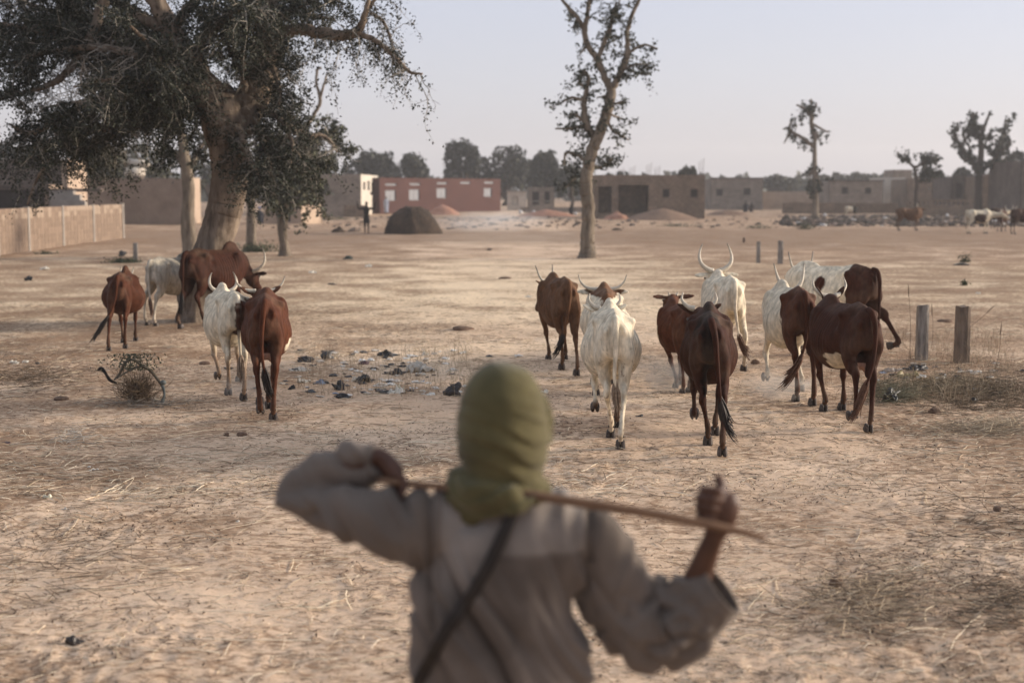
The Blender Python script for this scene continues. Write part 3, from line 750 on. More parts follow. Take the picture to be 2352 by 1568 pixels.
def blob_tree(name, label, px, ytop, hw, D, ybot, seed, cols, group, size=.42, n=2600, airy=0., lobes=7, trunk=True):
    """a bushy tree far off: short trunk, forked limbs and leaf clumps in uneven lobes"""
    rng = np.random.default_rng(seed)
    c0 = at(px, ytop, D); cb = at(px, ybot, D); base = np.array([c0[0], D, 0.])
    root = thing(name, label, 'tree', tuple(base), 0, group)
    W = hw*D/FPX*1.38; zt = c0[2]; zb = max(rowZ(445, D), .6)
    G = Geo(); LP = []; H = zt-zb
    G.add(*tube([(0, 0, -.1), (.1*W, 0, zb*.6), (0, .05, zb+H*.25)], [W*.09+.08, W*.07+.06, W*.05+.04], nseg=9, n=8))
    for k in range(lobes):
        if k == 0: c = np.array([rng.uniform(-.15, .15)*W, 0, zb+H*.68]); r = np.array([W*.55, W*.55, H*.32])
        else:
            an = rng.uniform(0, 6.28); rr = rng.uniform(.35, .72)
            c = np.array([math.cos(an)*W*rr, math.sin(an)*W*rr*.8, zb+H*rng.uniform(.22, .68)]); r = np.array([W, W, H*.9])*rng.uniform(.26, .42)
        G.add(*tube([(0, 0, zb*.7), tuple(c*np.array([.5, .5, .8])+np.array([0, 0, 0])), tuple(c)], [W*.05+.03, W*.035+.02, .03], nseg=6, n=6))
        m = int(n/lobes*(1.6 if k == 0 else .9))
        d = rng.normal(size=(m, 3)); d /= np.linalg.norm(d, axis=1)[:, None]
        rad = rng.uniform(.35 if airy < .5 else .1, 1.0, m)**(.5)
        q = c+d*r*rad[:, None]*(1+.28*vnoise(d[:, 0]*2.5+k, d[:, 1]*2.5, d[:, 2]*2.5, seed)[:, None])
        if airy: q = q[vnoise(q[:, 0]*2.2, q[:, 1]*2.2, q[:, 2]*2.2, seed+3) > -.1+airy*.4-.2]
        LP.append(q)
    LP = np.concatenate(LP); LP = LP[LP[:, 2] > .25]
    me = G.mesh('trunk', M_BARKD); link('trunk', me, root)
    cs = np.array(cols); C = cs[rng.integers(0, len(cs), len(LP))]*rng.uniform(.7, 1.3, (len(LP), 1))
    V, Q, C = leaf_quads(LP, size, rng, C, 1.3)
    link('crown', Geo().add(V, Q, col=C).mesh('crown', M_LEAF, col=True, smooth=False), root, kind='stuff')
    return root

GREYG = [(.026, .031, .018), (.038, .043, .028), (.019, .024, .013), (.060, .065, .050)]
DKG = [(.013, .017, .010), (.020, .024, .014), (.009, .012, .007)]
OLIVE = [(.095, .095, .050), (.075, .085, .045), (.12, .11, .06)]
def build_trees():
    # the big tree over the herd, on the left
    D = 26.; rng = np.random.default_rng(3)
    base = at(455, 742, D); base = np.array([base[0], D, gzf(base[0], D)])
    limbs = [[(452, 752, 46), (456, 700, 43), (466, 640, 42), (492, 560, 39), (515, 480, 40), (528, 400, 41), (522, 330, 45), (512, 270, 52), (505, 232, 48, .1), (500, 200, 30, .15)],
             [(500, 290, 34), (470, 215, 36, -.2), (440, 150, 30, -.4), (395, 70, 24, -.6), (340, -30, 18, -.8), (280, -130, 10, -1.), dict(leaves=0, per_m=0)],
             [(540, 300, 34), (570, 240, 38, .2), (597, 165, 33, .3), (612, 80, 28, .3), (618, -20, 22, .4), (640, -140, 12, .5), dict(per_m=6, **{'from': .3})],
             [(606, 100, 20, .2), (645, 78, 15, .1), (690, 68, 13, 0), (740, 76, 13, -.2), (790, 82, 12, -.3), (822, 70, 10, -.4), (838, 35, 7, -.5), (850, -20, 4, -.5), dict(per_m=9, rise=.2, droop=.28, len=1.15)],
             [(820, 76, 7, -.4), (865, 95, 6, -.4), (905, 130, 5, -.5), (940, 165, 4, -.5), (970, 170, 2.5, -.6), dict(per_m=13, droop=.42, rise=-.1, len=.95, leaves=26, bias=(.3, 0, -.2))],
             [(850, 30, 5, -.4), (880, 50, 4, -.3), (900, 100, 3.5, -.3), (905, 150, 2.5, -.2), dict(per_m=12, droop=.35, len=.7, leaves=26)],
             [(838, 35, 6, -.3), (860, 0, 4, -.4), (890, -30, 3, -.5), dict(per_m=11, droop=.3, len=.75, leaves=26)]]
    # spreading limbs of the left half of the crown
    fan = [((440, 150), (340, 130), (230, 110), (110, 120), (10, 150), -.6, -1.2), ((470, 210), (380, 220), (290, 240), (190, 260), (90, 290), -.4, -1.6),
           ((440, 150), (350, 50), (240, 0), (120, -20), (0, 0), -.6, 1.6), ((395, 70), (300, 40), (200, 60), (90, 60), (-60, 90), -.6, .3),
           ((480, 230), (420, 270), (350, 310), (260, 330), (160, 340), 0, 1.2), ((340, -30), (260, -60), (160, -90), (40, -100), (-90, -60), -.8, -.2),
           ((440, 150), (400, 190), (330, 190), (260, 180), (170, 200), -.6, -2.4), ((470, 210), (420, 190), (380, 150), (330, 90), (300, 60), -1., -2.6),
           ((290, 240), (200, 270), (130, 320), (70, 350), (20, 330), -1.2, -1.6), ((350, 310), (300, 340), (250, 360), (210, 385), (180, 400), .6, 1.2),
           ((395, 70), (430, 20), (470, -20), (510, -50), (540, -80), -.6, -1.5), ((440, 150), (460, 100), (500, 60), (540, 30), (560, 0), -.6, -2.),
           ((500, 232), (470, 260), (440, 290), (400, 330), (370, 370), .1, -.6), ((480, 230), (430, 240), (390, 260), (340, 280), (300, 300), .4, 2.0),
           ((260, 330), (190, 350), (130, 370), (90, 385), (70, 410), .6, .9), ((240, 0), (200, 100), (140, 180), (60, 220), (0, 250), -.6, -.8),
           ((440, 150), (340, 90), (210, 60), (100, 20), (-20, -20), .6, 2.4), ((230, 110), (150, 90), (90, 70), (30, 60), (-40, 50), 0, -.8), ((440, 150), (380, 110), (300, 130), (210, 150), (150, 150), .8, 2.6)]
    for f in fan:
        p = [(q[0], q[1]-(45*min(1, max(0, (q[1]-200)/100)))) for q in f[:5]]; d0, d1 = f[5], f[6]
        rs = (13, 10, 8, 5, 2.5)
        limbs.append([(q[0], q[1], r, d0+(d1-d0)*t) for q, r, t in zip(p, rs, (0, .25, .5, .75, 1))]+[dict(per_m=22, len=1.05, leaves=88, droop=.2, **{'from': .16})])
    # right half, hanging low in front of the trunk
    fan2 = [((597, 165), (640, 150), (680, 170), (705, 210), (700, 250), .3, -.6), ((560, 250), (590, 300), (640, 330), (680, 350), (700, 380), .1, -.5), ((570, 240), (560, 290), (540, 330), (560, 370), (580, 400), .2, 1.0), ((612, 80), (650, 40), (700, 10), (750, -10), (790, 10), .3, -.5),
            ((570, 240), (610, 250), (650, 280), (670, 330), (668, 375), .2, -.8), ((597, 165), (620, 200), (660, 230), (690, 290), (700, 330), .3, .9),
            ((612, 80), (650, 110), (680, 150), (700, 180), (690, 220), .3, 1.1), ((570, 240), (590, 290), (610, 340), (620, 390), (600, 420), .2, -1.1),
            ((618, 10), (660, -10), (700, 30), (740, 40), (770, 45), .3, .6), ((570, 240), (560, 180), (560, 120), (570, 60), (590, 10), .2, -1.4),
            ((640, 280), (700, 310), (730, 310), (755, 320), (775, 350), 0, .3), ((545, 290), (560, 330), (575, 370), (590, 400), (600, 430), -.4, -1.3),
            ((610, 60), (580, 20), (550, -30), (540, -60), (520, -100), .3, 1.2), ((597, 165), (560, 150), (530, 120), (520, 80), (530, 30), .3, -1.0)]
    for f in fan2:
        p = [((597+(q[0]-597)*.42) if (q[0] > 597 and 120 < q[1] < 275) else q[0], q[1]) for q in f[:5]]; d0, d1 = f[5], f[6]
        limbs.append([(q[0], q[1], r, d0+(d1-d0)*t) for q, r, t in zip(p, (10, 8, 6, 4, 2), (0, .25, .5, .75, 1))]+[dict(per_m=18, len=.85, leaves=78, droop=.25, **{'from': .12})])
    # a thin hanging branch at the far left
    limbs.append([(100, 320, 6, -.5), (105, 370, 4, -.5), (80, 420, 3.5, -.5), (62, 470, 2, -.5), dict(per_m=9, len=.5, leaves=30, droop=.3)])
    grow_tree('acacia_tree', 'huge spreading thorn tree with leaning furrowed trunk above the cattle', base, D, limbs, M_BARK, 11,
              twigs=dict(per_m=10, len=1.0, leaves=40, size=.036, gap=-.19, cols=DKG+GREYG+GREYG, twigcol=(.22, .20, .17), spread=.055, droop=.2, tr=.012, wig=.3, side=.9, segs=6))
    # second stem behind it
    D = 45.; b = at(440, 609, D)
    grow_tree('tree', 'pale smooth trunk rising just behind the huge leaning tree', (b[0], D, gzf(b[0], D)), D,
              [[(440, 612, 25), (436, 560, 17), (431, 500, 15), (434, 440, 14), (427, 380, 13), (418, 320, 10), (410, 260, 6)],
               [(431, 400, 8), (455, 350, 6, .4), (480, 310, 4, .6), dict(per_m=7, len=1.1)], [(425, 380, 8), (395, 345, 6, .4), (360, 330, 4, .6), dict(per_m=6, len=1.1)], [(418, 320, 6), (405, 290, 4), (380, 270, 3), dict(per_m=6, len=1.1)]],
              M_BARKP, 12, twigs=dict(per_m=0, len=1.1, leaves=22, size=.10, cols=GREYG, twigcol=(.10, .08, .06), spread=.08))
    # two slender trees to the right of it
    D = 56.; b = at(577, 575, D)
    grow_tree('tree', 'slender tree with straight pale trunk, the farther of the pair right of the leaning trunk', (b[0], D, gzf(b[0], D)), D,
              [[(576, 578, 13), (577, 530, 10.5), (577, 480, 9.5), (574, 440, 9), (570, 400, 7), (575, 350, 4)],
               [(576, 445, 6), (600, 410, 4, .5), (618, 385, 3, .8), dict(per_m=6)], [(574, 440, 6), (555, 410, 4, .5), (548, 380, 3, .3), dict(per_m=6)]],
              M_BARKP, 13, twigs=dict(per_m=0, len=1.3, leaves=24, size=.12, cols=OLIVE+GREYG, twigcol=(.10, .08, .06), spread=.1))
    D = 51.; b = at(652, 588, D)
    T3 = dict(per_m=9, len=1.15, leaves=26, droop=.16)
    grow_tree('tree', 'bushy tree with sunlit split trunk and a bare forked top, right of the leaning trunk', (b[0], D, gzf(b[0], D)), D,
              [[(655, 592, 15), (652, 560, 11), (648, 520, 11), (651, 480, 11), (655, 450, 9), (660, 400, 8), (672, 350, 7), (690, 310, 6), (708, 283, 5)],
               [(706, 285, 5), (722, 262, 4.5), (735, 236, 4.2), (732, 212, 3.5), (726, 190, 3.2), (728, 160, 3)], [(735, 228, 3.6), (741, 205, 3), (747, 185, 2.6), (751, 168, 2)], [(741, 196, 2.2), (750, 190, 2.2), (757, 186, 1.6)], [(727, 163, 3.2), (733, 156, 3), (738, 158, 2.2)],
               [(652, 470, 8), (625, 430, 6, .4), (600, 400, 4, .7), (590, 370, 3, .8), T3], [(655, 450, 8), (690, 420, 6, .4), (715, 390, 4, .7), (745, 370, 3), T3],
               [(660, 400, 7), (630, 370, 5, -.6), (610, 330, 3, -.8), T3], [(672, 350, 6), (700, 340, 5, .5), (740, 320, 3.5, .7), (765, 330, 2.4, .6), (785, 350, 2), T3], [(665, 380, 6), (690, 380, 4, -.9), (715, 360, 3, -1.3), T3],
               [(652, 470, 7), (640, 450, 5, -.6), (620, 450, 3, -1.), T3], [(690, 420, 5), (700, 440, 4, .2), (690, 460, 3, -.6), T3], [(680, 340, 4), (660, 310, 3, .4), (650, 290, 2, .6), T3], [(740, 320, 3), (760, 300, 2.5), (775, 290, 2), T3],
               [(655, 440, 6), (670, 410, 5, 1.2), (690, 380, 3, 1.6), T3]],
              M_BARKP, 14, twigs=dict(per_m=0, len=1.2, leaves=26, size=.11, cols=OLIVE+GREYG+[(.10, .10, .06)], twigcol=(.13, .11, .085), spread=.09, tr=.014))
    # the tall gnarled tree in the middle
    D = 50.; b = at(1350, 592, D); S = dict(per_m=7.5, len=.62, leaves=21, droop=-.02, rise=.0)
    L = [[(1350, 597, 19), (1350, 560, 16.5), (1350, 480, 15), (1346, 420, 14), (1350, 385, 13.5), (1363, 337, 13), (1376, 307, 12.5), (1396, 250, 11.5), (1404, 212, 10), (1397, 190, 8)],
         [(1400, 200, 9), (1388, 175, 8), (1373, 140, 7.5), (1351, 105, 7), (1343, 70, 6.5), (1348, 40, 5), (1353, 0, 4.5), (1357, -70, 3), dict(S, per_m=4.3)],
         [(1404, 208, 9), (1421, 175, 7.5), (1438, 135, 7), (1441, 100, 5.5), (1441, 72, 5), (1453, 32, 4.5), (1468, 0, 4), (1490, -60, 2), dict(S, per_m=5.6)],
         [(1343, 70, 6), (1326, 40, 5), (1303, 15, 4), (1284, -14, 3), (1270, -50, 2), dict(S, per_m=6.8)], [(1373, 140, 6), (1388, 95, 5), (1401, 65, 4.5), (1408, 37, 4), (1416, 5, 3), dict(S, per_m=11.8, len=.8)],
         [(1361, 312, 9), (1346, 282, 8), (1341, 250, 7), (1346, 212, 6), (1351, 180, 4.5), (1341, 160, 3), dict(S, per_m=7.4)], [(1341, 230, 4), (1311, 225, 3), (1281, 242, 2), dict(S, per_m=13.6)],
         [(1343, 290, 4), (1306, 295, 3), (1275, 296, 1.8), dict(S, per_m=9.9, len=.5)], [(1391, 265, 4), (1408, 300, 3), (1444, 322, 2), dict(S, per_m=11.8)], [(1438, 125, 4), (1476, 104, 3), (1511, 112, 1.8), dict(S, per_m=9.3, len=.5)],
         [(1425, 165, 4), (1455, 150, 3), (1490, 148, 1.6), dict(S, per_m=11.2, len=.6)], [(1430, 150, 3.5), (1455, 165, 2.6), (1488, 173, 1.6), dict(S, per_m=10.5)], [(1396, 245, 4), (1425, 235, 2.6), (1440, 228, 1.6), dict(S, per_m=8.1)],
         [(1345, 370, 5), (1325, 355, 4, .4), (1300, 352, 3, .7), (1296, 380, 2, .7), dict(S, per_m=10.5)], [(1352, 380, 5), (1375, 385, 4, .4), (1395, 375, 3, .8), (1404, 365, 2), dict(S, per_m=11.8)], [(1345, 395, 4), (1320, 410, 3, .6), (1300, 430, 2), dict(S, per_m=8.7)],
         [(1396, 240, 4), (1400, 260, 3, -.4), (1430, 275, 2), dict(S, per_m=8.1)], [(1350, 200, 4), (1330, 190, 3), (1345, 165, 2), dict(S, per_m=8.7)], [(1408, 37, 3), (1420, 20, 2), (1425, -20, 1.5), dict(S, per_m=9.9)], [(1340, 280, 4), (1320, 262, 3), (1305, 270, 2), dict(S, per_m=9.9)],
         [(1326, 40, 3), (1318, 60, 2), (1312, 66, 1.5), dict(S, per_m=13.6, len=.4)], [(1350, 100, 3), (1336, 120, 2), (1330, 128, 1.5), dict(S, per_m=8.7, len=.4)], [(1404, 215, 4), (1385, 222, 2.5), (1370, 225, 1.6), dict(S, per_m=7.4, len=.4)], [(1360, 0, 3), (1385, -10, 3), (1400, -40, 2), dict(S, per_m=11.2)]]
    grow_tree('gnarled_tree', 'tall thin gnarled tree with tufted twisting limbs standing alone in the open', (b[0], D, gzf(b[0], D)), D, L, M_BARKP, 15, trunk_gnarl=.06,
              twigs=dict(per_m=7, len=.6, leaves=26, size=.085, cols=GREYG+[(.075, .08, .055)], twigcol=(.10, .085, .065), spread=.07, tr=.012, segs=4, wig=.2))
    # far trees
    D = 120.; b = at(1872, 500, D); S = dict(per_m=1.6, len=1.0, leaves=6, droop=.35, rise=-.3)
    grow_tree('tree', 'thin lopped tree with one drooping arm to the left, before the far grey houses', (b[0], D, 0), D,
              [[(1873, 502, 8), (1872, 450, 6.5), (1871, 392, 5.5), (1871, 337, 5), (1871, 310, 4.8), (1864, 290, 4.4), (1864, 270, 5), (1860, 258, 4)], [(1862, 262, 4), (1849, 250, 3.5), (1829, 241, 2), S], [(1862, 265, 3.5), (1863, 245, 3), (1863, 228, 2.4)],
               [(1865, 268, 3), (1871, 250, 2.6), (1875, 236, 2.4), dict(S, per_m=2)], [(1870, 337, 4.5), (1844, 317, 4), (1821, 305, 3.5), (1813, 293, 3), (1821, 275, 2), dict(S, per_m=3.5, leaves=8)], [(1868, 285, 3), (1884, 295, 2.6), (1904, 304, 1.6), S], [(1815, 300, 3), (1806, 320, 2), (1800, 330, 1), S],
               [(1867, 290, 3), (1878, 310, 2), (1884, 330, 1.4), dict(S, per_m=4)], [(1871, 370, 3), (1860, 410, 2), (1858, 440, 1.4), dict(S, per_m=4, leaves=8)], [(1871, 380, 3), (1882, 420, 2), (1886, 440, 1.4), dict(S, per_m=4, leaves=8)]],
              M_BARKP, 16, twigs=dict(per_m=5, len=1., leaves=10, size=.26, cols=GREYG, twigcol=(.12, .10, .08), spread=.14, tr=.03, segs=4), group='lopped trees before the far houses')
    D = 130.; b = at(2105, 488, D); S = dict(per_m=11, len=.9, leaves=16, droop=.1, spread=.2)
    grow_tree('tree', 'small forked tree with two leafy tips, in front of the grey tower house', (b[0], D, 0), D,
              [[(2106, 492, 6), (2104, 450, 5), (2106, 420, 4.5), (2101, 388, 4), (2099, 380, 3)], [(2101, 386, 3.5), (2092, 377, 3), (2080, 369, 2.6), (2070, 362, 2), dict(S, **{'from': .6})], [(2101, 386, 3.5), (2114, 378, 3), (2128, 369, 2.6), (2138, 360, 2), dict(S, **{'from': .6})], [(2138, 366, 2), (2148, 364, 2), (2154, 362, 1), S],
               [(2105, 425, 3), (2118, 408, 2.4), (2126, 398, 2), (2145, 400, 2), dict(S, **{'from': .4})], [(2145, 400, 2), (2158, 397, 1.5), S]],
              M_BARKD, 17, twigs=dict(per_m=6, len=.9, leaves=16, size=.26, cols=DKG+GREYG[:1], twigcol=(.05, .04, .03), spread=.16, tr=.02, segs=4), group='lopped trees before the far houses')
    D = 140.; b = at(2250, 490, D); S = dict(per_m=4, len=1.0, leaves=10, droop=.0, spread=.13)
    grow_tree('tree', 'dark lopped tree with bare upright prongs above the far herd', (b[0], D, 0), D,
              [[(2247, 492, 9), (2247, 440, 8), (2249, 392, 7.5), (2254, 350, 6.5), (2252, 315, 5.5), (2251, 305, 4)], [(2251, 318, 4.5), (2236, 300, 4), (2226, 280, 3), ], [(2236, 300, 3.4), (2234, 282, 3), (2235, 257, 2.4)], [(2236, 280, 2.5), (2241, 268, 2.4), (2245, 257, 2), dict(S, per_m=3, len=.5)],
               [(2253, 318, 4), (2258, 300, 4), (2264, 285, 3.5), (2274, 258, 2.4), dict(S, per_m=3, len=.6, **{'from': .8})], [(2247, 400, 6), (2229, 367, 5), (2209, 340, 4), (2194, 310, 3), (2200, 285, 1.6), S], [(2229, 367, 4), (2212, 365, 3), (2200, 350, 2), S], [(2209, 340, 3), (2216, 320, 2.6), (2210, 305, 2), S], [(2225, 362, 3), (2228, 345, 2.5), (2222, 330, 2), S],
               [(2252, 395, 6), (2289, 360, 4.5), (2304, 320, 3.5), (2309, 275, 2), dict(S, per_m=4)], [(2289, 360, 4), (2295, 330, 3), (2284, 320, 2), S], [(2295, 350, 3), (2315, 335, 3), (2322, 320, 2), S], [(2285, 365, 3), (2305, 370, 2.6), (2318, 372, 2), S], [(2256, 345, 3), (2266, 325, 2.4), (2272, 305, 2), S], [(2289, 360, 3), (2285, 345, 3), (2300, 340, 2), dict(S, per_m=10)], [(2304, 320, 3), (2310, 300, 2), S]],
              M_BARKD, 18, twigs=dict(per_m=6, len=1.1, leaves=15, size=.28, cols=DKG+GREYG[:1], twigcol=(.05, .04, .03), spread=.18, tr=.02, segs=4), group='lopped trees before the far houses')
    g2 = 'bushy trees behind the houses'
    BG = [(848, 348, 47, 195, 405, DKG+GREYG[:1], 'round dark tree left of the gap over the long red building', 0), (938, 352, 40, 190, 405, GREYG, 'loose pale tree over the left half of the red building', .5),
          (1062, 320, 47, 200, 420, DKG, 'tallest dark rounded tree behind the middle of the red building', 0), (1158, 333, 60, 205, 420, DKG+GREYG[:2], 'broad dark tree behind the right end of the red building', 0),
          (1247, 348, 33, 190, 420, DKG+GREYG[:2], 'compact dark tree between the red building and the lone gnarled tree', 0), (1312, 375, 26, 170, 430, GREYG, 'small grey-green tree just left of the gnarled trunk, far off', .3),
          (1578, 380, 20, 150, 420, GREYG, 'small leafy top showing over the brick house roof', .6), (1790, 402, 45, 230, 440, GREYG, 'low hazy tree between the small house and the lopped tree', .2),
          (1955, 400, 60, 240, 430, GREYG, 'wide low hazy tree behind the two-window house', .2), (330, 325, 60, 130, 420, OLIVE+GREYG, 'pale green tree behind the long mud wall', .4), (235, 335, 40, 120, 420, DKG+OLIVE, 'darker green tree behind the left part of the mud wall', .3),
          (30, 320, 60, 125, 420, DKG, 'dark tree behind the dark house at the left edge', .1), (735, 348, 35, 165, 420, GREYG, 'grey-green tree peeping out over the grey brick house', .4), (2335, 345, 34, 170, 430, DKG, 'dark tree behind the doorway house near the right edge', .2),
          (2155, 392, 25, 190, 430, GREYG, 'small dim tree behind the low brick wall', .2), (2205, 385, 25, 185, 430, DKG, 'low dark tree behind the columned porch', .3), (1425, 395, 30, 175, 430, GREYG, 'dim tree behind the open porch of the brick house', .3), (480, 330, 60, 150, 430, GREYG+OLIVE, 'pale tree behind the leaning trunk', .3)]
    for i, (px, yt, hw, D, yb, cs, lb, airy) in enumerate(BG):
        blob_tree('bushy_tree', lb, px, yt, hw, D, yb, 200+i, cs, g2, size=.5 if D > 160 else .34, n=2600 if hw > 30 else 1500, airy=airy)
    # far-off belt of woods closing the horizon
    rng = np.random.default_rng(77); P = []
    for k in range(260):
        an = rng.uniform(-.46, .46); d = rng.uniform(270, 420); W = rng.uniform(3, 8); H = rng.uniform(2.5, 6.0)
        m = 40; q = rng.normal(size=(m, 3)); q /= np.linalg.norm(q, axis=1)[:, None]
        P.append(np.array([math.sin(an)*d, math.cos(an)*d, H*.45])+q*np.array([W, W, H*.55]))
    P = np.concatenate(P); P = P[P[:, 2] > .2]; cs = np.array(GREYG)
    V, Q, C = leaf_quads(P, 1.9, rng, cs[rng.integers(0, 4, len(P))], 1.2)
    link('woods', Geo().add(V, Q, col=C).mesh('woods', M_LEAF, col=True, smooth=False), kind='stuff', label='belt of hazy distant trees along the horizon')
build_trees()
# ---------------------------------------------------------------- posts, litter, straw, small plants
def post(label, x0, x1, ytop, ybase, mat, lean=0, cat='post', group=None, seed=0):
    D = gp((x0+x1)/2, ybase)[1]; c = gp((x0+x1)/2, ybase); w = (x1-x0)*D/FPX; H = rowZ(ytop, D)-0
    z0 = gzf(c[0], c[1]); rng = np.random.default_rng(seed)
    nz = 12; V = []
    for k in range(nz+1):
        t = k/nz; zz = -.1+(H+.1-z0)*t; s = w*(.5-.04*t)
        ring = [(-1, -.8), (-.55, -1), (.55, -1), (1, -.8), (1, .8), (.55, 1), (-.55, 1), (-1, .8)]
        for (a, b) in ring: V.append((a*s+lean*zz+rng.normal()*w*.012, b*s*.85+rng.normal()*w*.012, zz+(rng.normal()*w*.06 if k == nz else 0)))
    V = np.array(V); i, j = np.meshgrid(np.arange(nz), np.arange(8), indexing='ij'); a0 = i*8+j; a1 = i*8+(j+1) % 8
    Q = np.stack([a0, a1, a1+8, a0+8], -1).reshape(-1, 4); top = np.arange(8)+nz*8
    V = np.vstack([V, V[-8:].mean(0)]); T = np.array([(len(V)-1, top[k], top[(k+1) % 8]) for k in range(8)])
    me = np_mesh('post', V, [Q, T], False, mat)
    o = link('wooden_post', me, None, (c[0], c[1], z0), label=label, category=cat)
    if group: o['group'] = group

M_PLB = attr_mat('black_plastic', .38, .5, 20, .3, 60, .4, .01)
M_PLW = attr_mat('pale_plastic', .5, .4, 20, .25, 60, .3, .01, trans=.1)
def bag(label, x0, x1, y0, y1, col, seed, pale=False, cat='bag', name='plastic_bag', spiky=.5, flat=.8, peaks=2):
    """a crumpled plastic bag or scrap lying on the ground"""
    c = gp((x0+x1)/2, y1-1); D = c[1]; W = (x1-x0)/2*D/FPX; H = max((y1-y0)*D/FPX*.78, .012)
    rng = np.random.default_rng(seed); T = ()
    if pale:      # a crumpled sheet
        m = 26; u, v = np.meshgrid(np.linspace(-1, 1, m), np.linspace(-1, 1, m), indexing='ij'); an = np.arctan2(v, u)
        ro = 1+.35*vnoise(np.cos(an)*2.2+seed, np.sin(an)*2.2, None, seed); sq = np.maximum(np.abs(u), np.abs(v))+1e-6; rr_ = np.hypot(u, v)+1e-6
        x = u*sq/rr_*ro; y = v*sq/rr_*ro
        hgt = np.abs(vnoise(x*1.6+seed, y*1.6, None, seed+1))*.7+(1-2*np.abs(vnoise(x*3+seed, y*3, None, seed+2)))*.35+.15*vnoise(x*8, y*8, None, seed+3)
        hgt = np.maximum(hgt, 0)*(1-rr_**2*.35).clip(.15, 1)
        V = np.stack([x+.22*vnoise(x*3, y*3, None, seed+4), y+.22*vnoise(x*3, y*3, None, seed+6), hgt], -1).reshape(-1, 3)
        i, j = np.meshgrid(np.arange(m-1), np.arange(m-1), indexing='ij'); a0 = i*m+j; Q = np.stack([a0, a0+1, a0+m+1, a0+m], -1).reshape(-1, 4)
        V = V*np.array([W/np.abs(V[:, 0]).max(), W*flat/np.abs(V[:, 1]).max(), H/V[:, 2].max()]); V2 = V.copy(); V2[:, 2] -= .004
        Q = np.vstack([Q, Q[:, ::-1]+len(V)]); V = np.vstack([V, V2])
    else:
        nu, nv = 52, 22
        V, Q, T = ellipsoid((0, 0, 0), (1, 1, 1), nu, nv)
        d = V.copy(); r = .8+spiky*(.75*(1-2*np.abs(vnoise(d[:, 0]*1.6+seed, d[:, 1]*1.6, d[:, 2]*1.6, seed)))+.45*(1-2*np.abs(vnoise(d[:, 0]*3.7, d[:, 1]*3.7+seed, d[:, 2]*3.7, seed+1)))+.22*(1-2*np.abs(vnoise(d[:, 0]*8, d[:, 1]*8, d[:, 2]*8, seed+2))))
        r = np.maximum(r, .18); V = d*r[:, None]
        for k in range(peaks+2):
            p = rng.normal(size=3); p[2] = abs(p[2])*.7; p /= np.linalg.norm(p); f = np.exp(-((d-p)**2).sum(1)/.07); V += f[:, None]*p*rng.uniform(.2, .9)
        V[:, 0] += .5*vnoise(V[:, 2]*2, V[:, 1]*2, None, seed+5)
        V[:, 2] = np.where(V[:, 2] < -.1, -.1+(V[:, 2]+.1)*.06, V[:, 2])
        V = V*np.array([W/np.abs(V[:, 0]).max(), W*flat/np.abs(V[:, 1]).max(), H/(V[:, 2].max()+.12)]); V[:, 2] += .1*H
    C = np.array(col)*(1+.25*vnoise(V[:, 0]*30, V[:, 1]*30, V[:, 2]*30, seed))[:, None]
    me = Geo().add(V, Q, T, C).mesh(name, M_PLW if pale else M_PLB, col=True)
    link(name, me, None, (c[0], c[1]+W*flat*.3, gzf(c[0], c[1])-.01), (0, 0, rng.uniform(-.3, .3)), label=label, category=cat)

